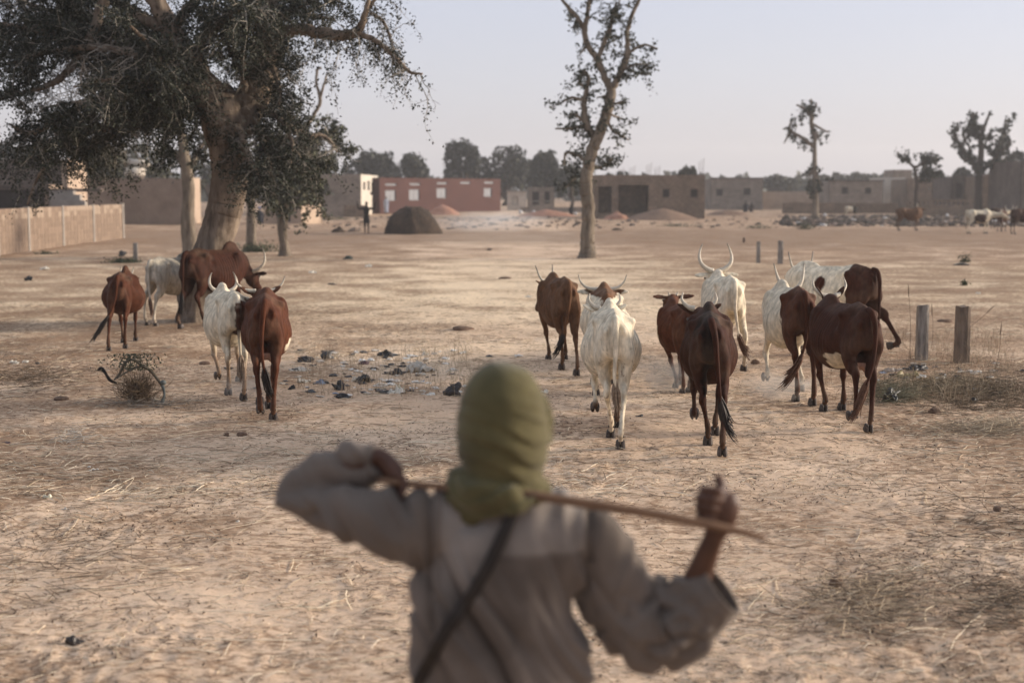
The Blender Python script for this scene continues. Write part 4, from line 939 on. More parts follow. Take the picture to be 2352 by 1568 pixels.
def build_props():
    g = 'weathered posts stuck in the ground'
    post('grey weathered post with a dark knot, left of the near pair', 2103, 2129, 701, 828, M_WOODG, .0, group=g, seed=1)
    post('brown squared post, right of the near pair', 2192, 2224, 703, 832, M_WOODW, .0, group=g, seed=2)
    post('far post on the sand, left of the pair above the spotted cow', 1737, 1746, 555, 604, M_WOODG, .0, group=g, seed=3)
    post('far post on the sand, right of the pair above the spotted cow', 1786, 1798, 553, 605, M_WOODG, .0, group=g, seed=4)
    post('lone far post left of the pale cow under the big tree', 307, 317, 558, 600, M_WOODG, .0, group=g, seed=5)
    post('stub of a post beyond the far pair on the sand', 1706, 1711, 546, 557, M_RUST, .0, group=g, seed=6)
    BK = (.016, .016, .017); GR = (.040, .040, .040); W = (.80, .75, .64); TR = (.58, .53, .45); CR = (.80, .74, .56)
    L = [('plump dark plastic bag at the left end of the litter patch', 675, 725, 812, 835, GR, 0), ('dark grey bag with a humped top right of the leftmost bag', 732, 768, 804, 829, GR, 0),
         ('black bag with a pointed left tail, upper middle of the litter', 862, 916, 800, 824, BK, 0), ('large translucent crumpled sheet in the litter patch', 925, 998, 820, 856, TR, 1),
         ('black bag half behind the translucent sheet', 894, 930, 840, 862, BK, 0), ('dark torn bag at the centre of the litter', 812, 858, 852, 880, BK, 0), ('white torn scrap with jagged rim in the litter', 801, 834, 862, 878, W, 1),
         ('upright dark crumpled bag like an old boot', 760, 798, 862, 897, GR, 0), ('faded blue scrap left of the boot-shaped bag', 719, 751, 863, 884, (.16, .22, .32), 1), ('crushed white bottle-like scrap at the left of the litter', 680, 713, 862, 880, W, 1),
         ('small dark lump with a pale top nearest the brown cow', 659, 680, 880, 897, BK, 0), ('knobbly black lump at the near edge of the litter', 768, 807, 898, 915, BK, 0), ('flat dark rag beside the upright cream paper', 869, 904, 896, 909, GR, 0),
         ('cream paper standing up with a folded corner', 905, 928, 872, 906, CR, 1), ('pale crumpled paper at the foot of the cream one', 886, 932, 888, 909, W, 1), ('dark brown rag pile left of the herder\'s head', 1016, 1062, 868, 911, (.035, .028, .026), 0),
         ('small white scrap high in the litter near the head', 1053, 1074, 809, 818, W, 1), ('tiny white crumpled piece right of the translucent sheet', 1023, 1037, 846, 856, W, 1), ('purplish scrap among the litter stalks', 822, 850, 829, 841, (.09, .04, .05), 0),
         ('white scrap right of the head wrap', 1240, 1264, 893, 905, W, 1), ('small dark flat scrap far back above the litter', 745, 772, 808, 815, GR, 0), ('white bag standing just above the black pointed bag', 965, 985, 806, 819, W, 1),
         ('white flake near the cream paper', 975, 1000, 903, 912, W, 1), ('grey plastic tangle left in the litter', 660, 715, 842, 855, TR, 1), ('dark crumpled scrap on the track between the white and dark cows', 1458, 1480, 948, 957, BK, 0),
         ('dirty yellow sack at the foot of the near posts', 2055, 2118, 841, 862, (.42, .34, .17), 1), ('black bag leaning at the grey post', 2076, 2134, 828, 851, BK, 0), ('white foam bits right of the yellow sack', 2148, 2180, 851, 866, W, 1),
         ('tangled black cloth heap right of the udder cow', 2016, 2078, 880, 924, (.022, .022, .018), 0), ('dark green rag in the dry grass', 2120, 2180, 871, 892, (.03, .032, .02), 0), ('small black clump farther right in the dry grass', 2222, 2250, 902, 924, BK, 0),
         ('small pale bag between dry stalks near the posts', 2025, 2075, 838, 852, (.40, .33, .27), 1), ('black plastic bag blown onto the low green tuft at the left', 270, 289, 572, 590, BK, 0), ('black bag alone on the sand at the far left', 54, 75, 628, 646, BK, 0),
         ('white scrap beside the black bag at the far left', 90, 113, 610, 621, W, 1), ('dark clump of dung at the lower left', 146, 190, 1446, 1478, (.03, .022, .018), 0), ('dry cream leaf-like scrap at the left', 96, 120, 1118, 1134, CR, 1),
         ('white bag at the left edge among stalks', 18, 45, 824, 838, W, 1), ('small white bag right of the edge bag', 50, 68, 824, 835, W, 1), ('black scrap near the left edge stalks', 80, 92, 830, 840, BK, 0), ('thin purple wrapper at the left edge', 0, 26, 1006, 1015, (.08, .05, .06), 0),
         ('grey bag at the left edge farther forward', 134, 162, 1145, 1157, TR, 1), ('white wrapper on the sand left of the herder', 536, 556, 1179, 1188, W, 1), ('pale scrap in the middle of the bright sand', 838, 856, 604, 614, W, 1),
         ('flat white scrap left on the bright sand', 706, 728, 621, 629, W, 1), ('dark scrap by the sunlit split trunk', 785, 812, 586, 598, (.05, .06, .045), 0), ('small black clod on the bright sand', 748, 774, 650, 656, (.04, .03, .02), 0),
         ('dark flat dung pat left of the dozing sand', 1115, 1132, 570, 577, (.06, .04, .03), 0), ('white scrap on the sand left of the tan cow', 1205, 1222, 672, 680, W, 1), ('black scrap beside a pale one right of the gnarled trunk', 1790, 1812, 770, 776, BK, 0),
         ('dark clump low on the sand near the right edge', 2190, 2230, 604, 612, (.05, .045, .035), 0), ('white flake on the sand at the right', 2240, 2256, 672, 678, W, 1), ('white rag near the far lower right cattle', 2208, 2228, 700, 708, CR, 1)]
    for i, (lb, x0, x1, y0, y1, col, pl) in enumerate(L):
        bag(lb, x0, x1, y0, y1, col, 300+i, bool(pl), name='plastic_scrap' if (x1-x0) < 28 else 'plastic_bag', cat='litter', spiky=.75 if pl else .55)
    # clods and stones
    M_CLOD = simple('clod', (.19, .12, .08), (.11, .07, .05), 22, .95, .7, .02, 6)
    for i, (lb, x, y, w_, h_) in enumerate([('reddish-brown clod alone on the sand at the lower right', 1920, 1337, 34, 27), ('earth clod in front of the dry grass heap', 2298*0+2290, 1178*0+1180, 20, 12), ('brown clod below the near posts', 2148, 945, 28, 16), ('small brown clod behind the walking cow legs', 1735, 835, 20, 12),
                                            ('flat brown dung pat on the left sand', 142, 918, 36, 8), ('dark dung pat left of the red cow', 470, 840, 24, 8), ('flat dark dung pat right of the udder cow far away', 2170, 738, 34, 8), ('brown dung pat on the sand left of the trunk', 1160, 600*0+640, 26, 6),
                                            ('dung pat at the centre left', 555, 1000, 24, 9), ('dung pat under the tan cow', 1062, 762, 50, 10), ('small stone in the sand at the left', 520, 985*0+1000, 14, 7)]):
        c = gp(x, y); D = c[1]; V, Q, T = ellipsoid((0, 0, 0), (w_/2*D/FPX, w_/2*D/FPX*.8, h_*.75*D/FPX), 22, 12)
        dd = V/np.abs(V).max(); V = V*(1+.3*fbm(dd[:, 0]*2+i, dd[:, 1]*2, dd[:, 2]*2, 5+i, 3))[:, None]
        link('earth_clod', Geo().add(V, Q, T).mesh('earth_clod', M_CLOD), None, (c[0], c[1], gzf(c[0], c[1])+.01), label=lb, category='clod', group='clods and dung pats on the sand')
    M_PEB = simple('pale_pebble', (.62, .58, .50), (.5, .46, .40), 20, .8, .1)
    for i, (x, y, w_, lb) in enumerate([(205, 1067, 9, 'upper left'), (207, 1074, 7, 'lower left'), (215, 1072, 10, 'largest'), (224, 1071, 7, 'right')]):
        c = gp(x, y); r = w_/2*c[1]/FPX
        link('pebble', Geo().add(*ellipsoid((0, 0, 0), (r, r*.7, r*.6), 12, 8)).mesh('pebble', M_PEB), None, (c[0], c[1], gzf(c[0], c[1])+r*.3), label='pale pebble in the cluster of four on the left sand, the %s one' % lb, category='pebble', group='cluster of pale pebbles')
    # straw: curved stalks strewn over the sand
    rng = np.random.default_rng(21)
    def stalks(n, yr, fn, lr, wid, cols, seg=4, kind='straw', rise=.012, xr=None):
        A = []; B = []; W = []; C = []
        y = np.exp(rng.uniform(math.log(yr[0]), math.log(yr[1]), n*3)); x = rng.uniform(-.5, .5, n*3)*y*.86
        if xr is not None: x = rng.uniform(xr[0], xr[1], n*3)
        dn = fn(x, y); keep = np.where(rng.uniform(0, 1, n*3) < dn)[0][:n]; x = x[keep]; y = y[keep]; m = len(x)
        an = rng.normal(0, .75, m)+(rng.uniform(size=m) < .3)*rng.uniform(0, 3.14, m); L_ = rng.uniform(lr[0], lr[1], m)*rng.uniform(.4, 1, m); k = rng.normal(0, .28, m)
        cs = np.array(cols)[rng.integers(0, len(cols), m)]*rng.uniform(.7, 1.25, (m, 1)); wd = wid*rng.uniform(.6, 1.3, m); lift = rng.uniform(.0, 1.0, m)**2*rise*1.6
        px_, py_ = x.copy(), y.copy(); pz = gz(px_, py_)+.004
        for s in range(seg):
            a2 = an+k*(s/seg-.5); qx = px_+np.cos(a2)*L_/seg; qy = py_+np.sin(a2)*L_/seg; qz = gz(qx, qy)+.005+lift*math.sin((s+1)/seg*3.1)
            A.append(np.stack([px_, py_, pz], -1)); B.append(np.stack([qx, qy, qz], -1)); W.append(wd); C.append(cs); px_, py_, pz = qx, qy, qz
        A = np.concatenate(A); B = np.concatenate(B); W = np.concatenate(W); C = np.repeat(np.concatenate(C), 6, axis=0)
        V, Q = prisms(A, B, W, W*.85)
        return V, Q, C
    patch = lambda x, y: .35+.65*sstep(-.25, .35, fbm(x*.5, y*.5, None, 211, 3))
    M_STRAW = attr_mat('straw', .8, .2, 30, .2, bmp=0)
    G = Geo()
    for a in (stalks(7500, (6, 13), patch, (.04, .26), .0018, [(.62, .50, .35), (.74, .63, .47), (.42, .31, .20), (.20, .14, .09)]), stalks(8000, (11, 30), patch, (.08, .4), .0031, [(.62, .51, .36), (.74, .63, .47), (.46, .34, .23), (.24, .17, .11)]),
              stalks(330, (7, 22), patch, (.3, .8), .0032, [(.72, .60, .43), (.6, .49, .34)], 7)):
        G.add(*a[:2], col=a[2])
    link('straw', G.mesh('straw', M_STRAW, col=True, smooth=False), kind='stuff', label='dry straw strewn over the sand')
    # dark chaff, dung crumbs
    n = 42000; y = np.exp(rng.uniform(math.log(5.8), math.log(34), n*2)); x = rng.uniform(-.46, .46, n*2)*y*.9
    dn = sstep(-.15, .5, fbm(x*.8, y*.8, None, 221, 4))*.9+.10; kp = np.where(rng.uniform(size=n*2) < dn)[0][:n]; x = x[kp]; y = y[kp]
    P = np.stack([x, y, gz(x, y)+.006], -1)
    cs = np.array([(.10, .065, .042), (.06, .04, .028), (.16, .11, .075), (.30, .21, .14)])[rng.integers(0, 4, len(P))]
    V, Q, C = leaf_quads(P, .013, rng, cs, 4.0); V[:, 2] = np.repeat(P[:, 2], 4)+(V[:, 2]-np.repeat(P[:, 2], 4))*.35
    A = stalks(9000, (6, 26), lambda x, y: dn_(x, y), (.04, .22), .0022, [(.10, .07, .045), (.07, .045, .03), (.15, .10, .07)], 3) if False else None
    link('chaff', Geo().add(V, Q, col=C).mesh('chaff', M_STRAW, col=True, smooth=False), kind='stuff', label='dark chaff and dung crumbs trodden into the sand')
    # standing dry grass
    def tuft(G, c, n, h, spread, cols, lean=.35, w=.0022, bend=.3):
        for k in range(n):
            b = np.array([c[0]+rng.normal()*spread, c[1]+rng.normal()*spread, 0]); b[2] = gzf(b[0], b[1])-.01
            hh = h*rng.uniform(.35, 1.1); dx, dy = rng.normal()*lean*hh, rng.normal()*lean*hh*.6
            p1 = b+np.array([dx*.3, dy*.3, hh*.55]); p2 = b+np.array([dx, dy, hh*(1-bend*rng.uniform(0, .6))])
            GA.append(b); GB.append(p1); GR.append(w); GC.append(cols[rng.integers(len(cols))]); GA.append(p1); GB.append(p2); GR.append(w*.7); GC.append(GC[-1])
    DRY = [(.50, .39, .26), (.40, .30, .19), (.60, .49, .34), (.30, .22, .14)]
    GA, GB, GR, GC = [], [], [], []
    for k in range(230):
        px = rng.uniform(690, 1110); py = rng.uniform(815, 915); tuft(None, gp(px, py), rng.integers(2, 5), rng.uniform(.08, .42), .04, DRY)
    for k in range(420):
        px = rng.normal(2190, 110); py = rng.uniform(770, 935); tuft(None, gp(px, py), rng.integers(2, 6), rng.uniform(.06, .42), .05, DRY+[(.2, .14, .09)])
    for k in range(70):
        px = rng.uniform(-10, 240); py = rng.uniform(800, 880); tuft(None, gp(px, py), 2, rng.uniform(.05, .2), .05, DRY)
    for k in range(140):
        px = rng.uniform(0, 2352); py = rng.uniform(640, 1250); tuft(None, gp(px, py), 1, rng.uniform(.04, .16), .05, DRY)
    V, Q = prisms(np.array(GA), np.array(GB), np.array(GR), np.array(GR)*.6); C = np.repeat(np.array(GC), 6, axis=0)
    link('dry_grass', Geo().add(V, Q, col=C).mesh('dry_grass', M_STRAW, col=True, smooth=False), kind='stuff', label='thin dry grass stalks in the litter and round the posts')
    # tall stalks with seed heads by the posts
    for i, (x0, y0, x1, y1, lb) in enumerate([(2090, 830, 2086, 655, 'tall thin grass stalk just left of the grey post'), (2286, 850, 2300, 742, 'tall dark stalk right of the brown post'), (2216, 760, 2284, 702, 'leaning dry stalk behind the brown post'), (2140, 800, 2140, 700, 'stalk with a bent head between grey post and brown post')]):
        b = gp(x0, y0); t = at(x1, y1, b[1]); g = Geo()
        g.add(*tube([b, (b+t)/2+np.array([.02, 0, 0]), t], [.004, .003, .002], nseg=5, n=8)); d = (t-b)/np.linalg.norm(t-b)
        g.add(*tube([t-d*.16, t-d*.08+np.array([.006, 0, 0]), t+d*.02], [.003, .008, .002], nseg=6, n=8))
        me = g.mesh('grass_stalk', M_STRAW); set_col(me, np.tile((.16, .11, .07), (len(me.vertices), 1))); link('grass_stalk', me, label=lb, category='plant')
    # shreds of plastic and paper too small to pick apart
    G = Geo(); rs = np.random.default_rng(31)
    for k in range(230):
        if k < 170: px, py = rs.normal(870, 130), rs.uniform(808, 912)
        else: px, py = rs.normal(2160, 80), rs.uniform(835, 900)
        c = gp(px, py); s = rs.uniform(.012, .045); V, Q, T = ellipsoid((0, 0, 0), (s*1.4, s, s*.45), 8, 5); V = V*(1+rs.normal(size=(len(V), 1))*.28)+np.array([c[0], c[1], gzf(c[0], c[1])+s*.2])
        G.add(V, Q, T, [(.8, .78, .72), (.62, .55, .45), (.03, .03, .03), (.10, .08, .065), (.22, .27, .36)][rs.choice(5, p=[.38, .2, .25, .14, .03])])
    link('litter', G.mesh('litter', M_PLB, col=True, smooth=False), kind='stuff', label='small shreds of plastic and paper in the dry grass')
    # heaps of dry grass litter near the right posts
    G = Geo(); rr = np.random.default_rng(5)
    A, B, R_, C_ = [], [], [], []
    for (cx, cy, sx, sy, n, cc) in ((2045, 905, 34, 14, 800, (.13, .12, .075)), (2150, 890, 60, 12, 900, (.24, .19, .12)), (2270, 985, 80, 9, 700, (.40, .32, .22)), (2250, 900, 90, 26, 1900, (.11, .08, .05)), (1985, 1385, 90, 40, 380, (.38, .29, .19)), (2010, 1390, 100, 45, 160, (.16, .115, .075)), (120, 1290, 120, 50, 200, (.16, .115, .075)), (60, 870, 60, 20, 500, (.12, .085, .055)), (2200, 1200, 120, 40, 160, (.12, .085, .055)), (2290, 1400, 60, 40, 200, (.16, .12, .08)), (1100, 885, 30, 10, 100, DRY[0]), (155, 948*0+1010, 30, 8, 60, (.4, .36, .3)), (330, 930, 60, 5, 150, (.25, .22, .18))):
        for k in range(n):
            p = gp(cx+rr.normal()*sx, cy+rr.normal()*sy); an = rr.normal(0, .7)+(rr.uniform() < .4)*rr.uniform(0, 3); l = rr.uniform(.06, .28); h = abs(rr.normal())*.04
            z = gzf(p[0], p[1]); q = p+np.array([math.cos(an)*l, math.sin(an)*l, 0])
            A.append((p[0], p[1], z+h)); B.append((q[0], q[1], z+h*rr.uniform(0, 2.2)+.01)); R_.append(.0026); C_.append(np.array(cc)*rr.uniform(.5, 1.6))
    V, Q = prisms(np.array(A), np.array(B), np.array(R_), np.array(R_)*.7)
    link('dry_stems', Geo().add(V, Q, col=np.repeat(np.array(C_), 6, axis=0)).mesh('dry_stems', M_STRAW, col=True, smooth=False), kind='stuff', label='matted heaps of dead stems on the sand')
    # thorn bush with an arching branch, left
    r = thing('thorn_bush', 'dead thorn bush under an arching cut branch, left foreground', 'bush', tuple(gpt(320, 925)))
    o = gpt(320, 925); D = o[1]
    def bp(x, y, dy=0): return at(x, y, D+dy)-o
    g = Geo()
    g.add(*tube([bp(262, 872), bp(275, 858), bp(288, 832, -.05), bp(305, 826, .0), bp(325, 838, .05), bp(345, 850, .08), bp(360, 868, .08), bp(374, 890, .05), bp(379, 915, .0)], [.011, .014, .017, .016, .017, .02, .017, .014, .011], nseg=9, n=40))
    g.add(*tube([bp(268, 868, -.1), bp(290, 855, -.1), bp(320, 842, -.05), bp(345, 848)], [.008, .011, .013, .012], nseg=8, n=16))
    link('branch', g.mesh('branch', simple('grey_branch', (.15, .13, .095), (.075, .06, .045), 14, .85, .5, .01)), r)
    g = Geo(); g.add(*ellipsoid(bp(375, 878), (.035, .03, .03), 10, 7)); g.add(*tube([bp(374, 885), bp(378, 905), bp(372, 925)], [.02, .012, .026], nseg=8, n=8))
    link('rag', g.mesh('rag', simple('grey_blue_rag', (.17, .19, .18), (.10, .115, .11), 20, .9, .5, .01)), r)
    link('burnt_stump', Geo().add(*tube([bp(224, 850), bp(233, 846), bp(243, 858), bp(252, 872), bp(268, 880)], [.010, .022, .016, .019, .012], nseg=9, n=18)).mesh('burnt_stump', simple('burnt_wood', (.012, .010, .009), (.025, .02, .018), 20, .8, .5)), r)
    A, B, R_, C_ = [], [], [], []
    for k in range(520):
        b = bp(rr.normal(318, 14), rr.uniform(890, 922), rr.normal()*.08); d = np.array([rr.normal()*.6, rr.normal()*.5, rr.uniform(.25, 1.0)]); d /= np.linalg.norm(d); p = b.copy(); l = rr.uniform(.16, .42)
        for s in range(4):
            d = d+rr.normal(size=3)*.35; d /= np.linalg.norm(d); q = p+d*l/4; q[2] = max(q[2], .01); A.append(p); B.append(q); R_.append(.0035*(1-s*.2)); C_.append(np.array((.12, .085, .055))*rr.uniform(.5, 1.8)); p = q
    V, Q = prisms(np.array(A), np.array(B), np.array(R_), np.array(R_)*.7)
    link('twigs', Geo().add(V, Q, col=np.repeat(np.array(C_), 6, axis=0)).mesh('twigs', M_STRAW, col=True, smooth=False), r, kind='stuff')
    P = np.array([bp(rr.normal(308, 30), rr.uniform(812, 850), rr.normal()*.12) for _ in range(700)]); V, Q, C = leaf_quads(P, .016, rr, np.tile((.06, .07, .04), (700, 1)), 2.2)
    link('leaves', Geo().add(V, Q, col=C).mesh('leaves', M_LEAF, col=True, smooth=False), r, kind='stuff')
    # low green tufts under the slender trees and elsewhere
    for i, (px, py, w_, h_, n, lb) in enumerate([(590, 580, 48, 22, 900, 'green shrub at the foot of the slender trees'), (285, 602, 42, 13, 500, 'low green tuft beside the lone far post'), (1850, 527, 26, 16, 300, 'green tuft on the far sand below the lopped tree'), (2216, 605, 14, 22, 160, 'small upright green weed on the right'),
                                               (1740, 524, 34, 10, 200, 'flat green weeds on the far sand'), (2215, 655, 10, 12, 60, 'tiny green weed farther down on the right'), (1560, 520, 60, 7, 200, 'thin green growth before the sand heap'), (105, 582, 24, 9, 160, 'green weeds at the foot of the pale block wall'), (770, 492*0+505, 60, 8, 220, 'green growth before the brick house')]):
        c = gp(px, py); D = c[1]; s = D/FPX; m = n
        P = np.stack([rr.normal(size=m)*w_*.45*s, rr.normal(size=m)*w_*.3*s, np.abs(rr.normal(size=m))*h_*.42*s], -1)
        V, Q, C = leaf_quads(P, max(.05, .9*s*2.5), rr, np.array([(.06, .075, .035), (.09, .10, .05), (.045, .055, .03)])[rr.integers(0, 3, m)], 1.8, .5)
        link('weed_tuft', Geo().add(V, Q, col=C).mesh('weed_tuft', M_LEAF, col=True, smooth=False), None, (c[0], c[1], gzf(c[0], c[1])), label=lb, kind='stuff')

# ---------------------------------------------------------------- people far off
M_FIG = attr_mat('figure', .85, .1, 10, .2, bmp=0)
def figure(label, px, ybase, D, h, pose='stand', skin=(.03, .02, .015), cloth=(.02, .02, .02), low=None, head=None, yaw=0):
    X = colX(px, D); r = thing('person', label, 'person', (X, D, 0), math.radians(yaw), scale=h/1.72)
    g = Geo(); s = pose == 'sit'
    if s:
        g.add(*tube([(0, 0, .12), (0, .02, .45), (0, .05, .82), (0, .06, .98)], [.20, .19, .17, .06], [.18, .14, .12, .055], nseg=14, n=14)); hz = 1.13
        for a in (-1, 1):
            g.add(*tube([(a*.1, 0, .15), (a*.16, .32, .42), (a*.15, .42, .05)], [.10, .07, .05], nseg=9, n=12)); g.add(*tube([(a*.18, .05, .84), (a*.24, .18, .55), (a*.15, .35, .45)], [.055, .045, .035], nseg=8, n=10))
    else:
        g.add(*tube([(0, 0, .82), (0, 0, 1.0), (0, 0, 1.22), (0, 0, 1.40), (0, 0, 1.5), (0, 0, 1.6)], [.15, .135, .165, .185, .09, .055], [.10, .09, .11, .11, .07, .055], nseg=14, n=18)); hz = 1.70
        for a in (-1, 1):
            g.add(*tube([(a*.09, 0, .9), (a*.10, .01, .48), (a*.10, -.02, .30), (a*.10, 0, .06), ], [.085, .055, .05, .035], nseg=9, n=14)); g.add(*tube([(a*.10, -.05, .03), (a*.11, .14, .02)], [.04, .03], [.035, .02], nseg=8, n=5))
            if pose == 'arms': pts = [(a*.17, 0, 1.42), (a*.44, 0, 1.39), (a*.49, .05, 1.56), (a*.52, .05, 1.72), (a*.55, .05, 1.84)]
            else: pts = [(a*.18, 0, 1.40), (a*.24, .02, 1.12), (a*.23, .1, .86), (a*.22, .12, .76), (a*.22, .13, .70)]
            g.add(*tube(pts, [.075, .06, .05, .042, .035], nseg=8, n=16))
    g.add(*ellipsoid((0, .01, hz), (.085, .10, .12), 12, 9)); g.add(*ellipsoid((0, .11, hz-.02), (.015, .02, .02), 6, 5))
    me = remesh(g, .022, 2); V = get_co(me); z = V[:, 2]
    C = np.tile(skin, (len(V), 1)).astype(float); m = (z < hz-.13) & (np.abs(V[:, 0]) < .3) & (z > (.78 if not low else low)); C[m] = cloth
    if head is not None: C[z > hz-.0] = head
    set_col(me, C); me.materials.append(M_FIG); link('body', me, r)
    if low == 'robe' or (low is not None and low < .4 and not s):
        me = Geo().add(*tube([(0, 0, .15), (0, 0, .6), (0, 0, 1.0), (0, 0, 1.40)], [.24, .20, .18, .19], [.18, .15, .13, .12], nseg=16, n=14), cloth).mesh('robe', M_FIG, col=True); link('robe', me, r)
    elif not s:
        me = Geo().add(*tube([(0, 0, .55), (0, 0, .78), (0, 0, .98)], [.19, .18, .155], [.13, .125, .11], nseg=14, n=8), cloth).mesh('shorts', M_FIG, col=True); link('shorts', me, r)
    return r
def build_people():
    r = figure('dark figure standing with both arms raised beside the dome-shaped heap', 845, 534, 78.7, 1.66, 'arms', (.025, .018, .014), (.014, .013, .014))
    figure('distant person in a pale blue robe by the red building', 890, 490, 141, 1.62, 'stand', (.04, .03, .025), (.33, .37, .46), .2)
    figure('distant person sitting in dark clothes and blue head cloth by the small hut', 602, 513, 98, 1.72, 'sit', (.03, .025, .03), (.02, .022, .03), .1, (.12, .16, .32))
    figure('person sitting in black near the gnarled trunk beside a white bundle', 1311, 493, 133, 1.5, 'sit', (.02, .02, .02), (.015, .015, .017), .1)
    figure('left one of two dark figures sitting before the grey block house', 1708, 488, 146, 1.75, 'sit', (.018, .018, .02), (.016, .016, .022), .1)
    figure('right one of two dark figures sitting before the grey block house', 1721, 488, 147, 1.6, 'sit', (.018, .016, .016), (.022, .014, .012), .1)
    for i, (x, y, D, w_, lb) in enumerate([(1321, 487, 133, 8, 'white bundle beside the sitting person in black'), (1196, 484, 140, 10, 'white sack on the low wall side, left one'), (1226, 486, 139, 9, 'white sack on the low wall side, right one'), (2310, 478, 120, 6, 'white refuse bag before the doorway house'),
                                          (1888, 485, 126, 8, 'white sack at the foot of the low brown wall'), (2095, 496, 118, 8, 'white bag in the refuse near the far cow'), (2166, 500*0+488, 124, 9, 'blue-white plastic barrel in the refuse')]):
        s = w_/2*D/FPX; X = colX(x, D); V, Q, T = ellipsoid((0, 0, s*.8), (s, s*.9, s*1.0), 12, 8); V = V*(1+.15*vnoise(V[:, 0]*5, V[:, 1]*5, V[:, 2]*5, i))[:, None]
        link('sack', Geo().add(V, Q, T, (.62, .60, .58)).mesh('sack', M_PLW, col=True), None, (X, D, max(rowZ(y, D)-s, 0) if i in (1, 2) and False else 0), label=lb, category='sack')
build_props(); build_people()
# ---------------------------------------------------------------- cattle
M_COAT = attr_mat('cattle_coat', rough=.7, spec=.09, nscale=17, namt=.5, bscale=110, bmp=.6, bdist=.008, sc3=(1, 1, .4))
M_HORN = attr_mat('horn', rough=.45, spec=.4, nscale=25, namt=.25, bscale=60, bmp=.1)
M_HOOF = simple('hoof', srgb(92, 82, 74), srgb(52, 44, 40), 25, .6, .2, .003)
M_HAIR = simple('tail_hair', (.012, .009, .008), (.03, .02, .015), 30, .6, 0)
M_HAIRB = simple('tail_hair_brown', (.07, .03, .015), (.13, .06, .03), 30, .6, 0)
M_HAIRW = simple('tail_hair_pale', (.3, .24, .18), (.16, .1, .06), 30, .7, 0)
M_EYE, _, _b = mat_new('eye'); _b.inputs['Base Color'].default_value = (.01, .008, .006, 1); _b.inputs['Roughness'].default_value = .15

RED = np.array([.084, .027, .012]); DRED = np.array([.056, .0175, .0085]); DARK = np.array([.024, .0095, .006])
TAN = np.array([.165, .080, .040]); WHITE = np.array([.76, .665, .50]); GREYW = np.array([.60, .54, .44]); PINK = np.array([.42, .25, .18])
BLACK = np.array([.015, .012, .010])

def ik(a, c, l1, l2, sgn):
    """joint between a and c in the y-z plane, bending towards sgn*y; keeps x interpolated"""
    d = c-a; L = math.hypot(d[1], d[2]); l = min(max(L, 1e-4), (l1+l2)*.999)
    k = (l1*l1-l2*l2+l*l)/(2*l); h = math.sqrt(max(l1*l1-k*k, 0))
    u = np.array([d[1], d[2]])/L; nrm = np.array([-u[1], u[0]])
    if nrm[0]*sgn < 0: nrm = -nrm
    q = np.array([a[1], a[2]])+u*k+nrm*h
    return np.array([a[0]*.45+c[0]*.55, q[0], q[1]])

def lap_smooth(me, wfun, it):
    V = get_co(me); n = len(V)
    E = np.zeros(len(me.edges)*2, np.int32); me.edges.foreach_get('vertices', E); E = E.reshape(-1, 2)
    deg = np.bincount(E.ravel(), minlength=n).clip(1)
    w = wfun(V)[:, None]*.6
    for _ in range(it):
        A = np.stack([np.bincount(E[:, 0], V[E[:, 1], k], n)+np.bincount(E[:, 1], V[E[:, 0], k], n) for k in range(3)], -1)/deg[:, None]
        V = V+(A-V)*w
    put_co(me, V)

def hoof_geo(p, pitch, w=.047, yaw=0):
    """cloven hoof under the pastern end p; pitch > 0 tips the sole towards the rear"""
    g = Geo()
    c, s = math.cos(pitch), math.sin(pitch)
    M = np.array([[1, 0, 0], [0, c, -s], [0, s, c]])
    for sx in (-1, 1):
        P = [(sx*w*.48, .012, .0), (sx*w*.50, .018, -.02), (sx*w*.52, .028, -.05), (sx*w*.54, .034, -.073)]
        V, Q, T = tube(P, [w*.40, w*.47, w*.53, w*.55], [w*.70, w*.9, w*1.12, w*1.25], nseg=10, n=6)
        g.add(V@M.T+p, Q, T)
        V, Q, T = ellipsoid((sx*w*.45, -.042, .052), (.012, .013, .017), 8, 5)
        g.add(V@M.T+p, Q, T)
    return g

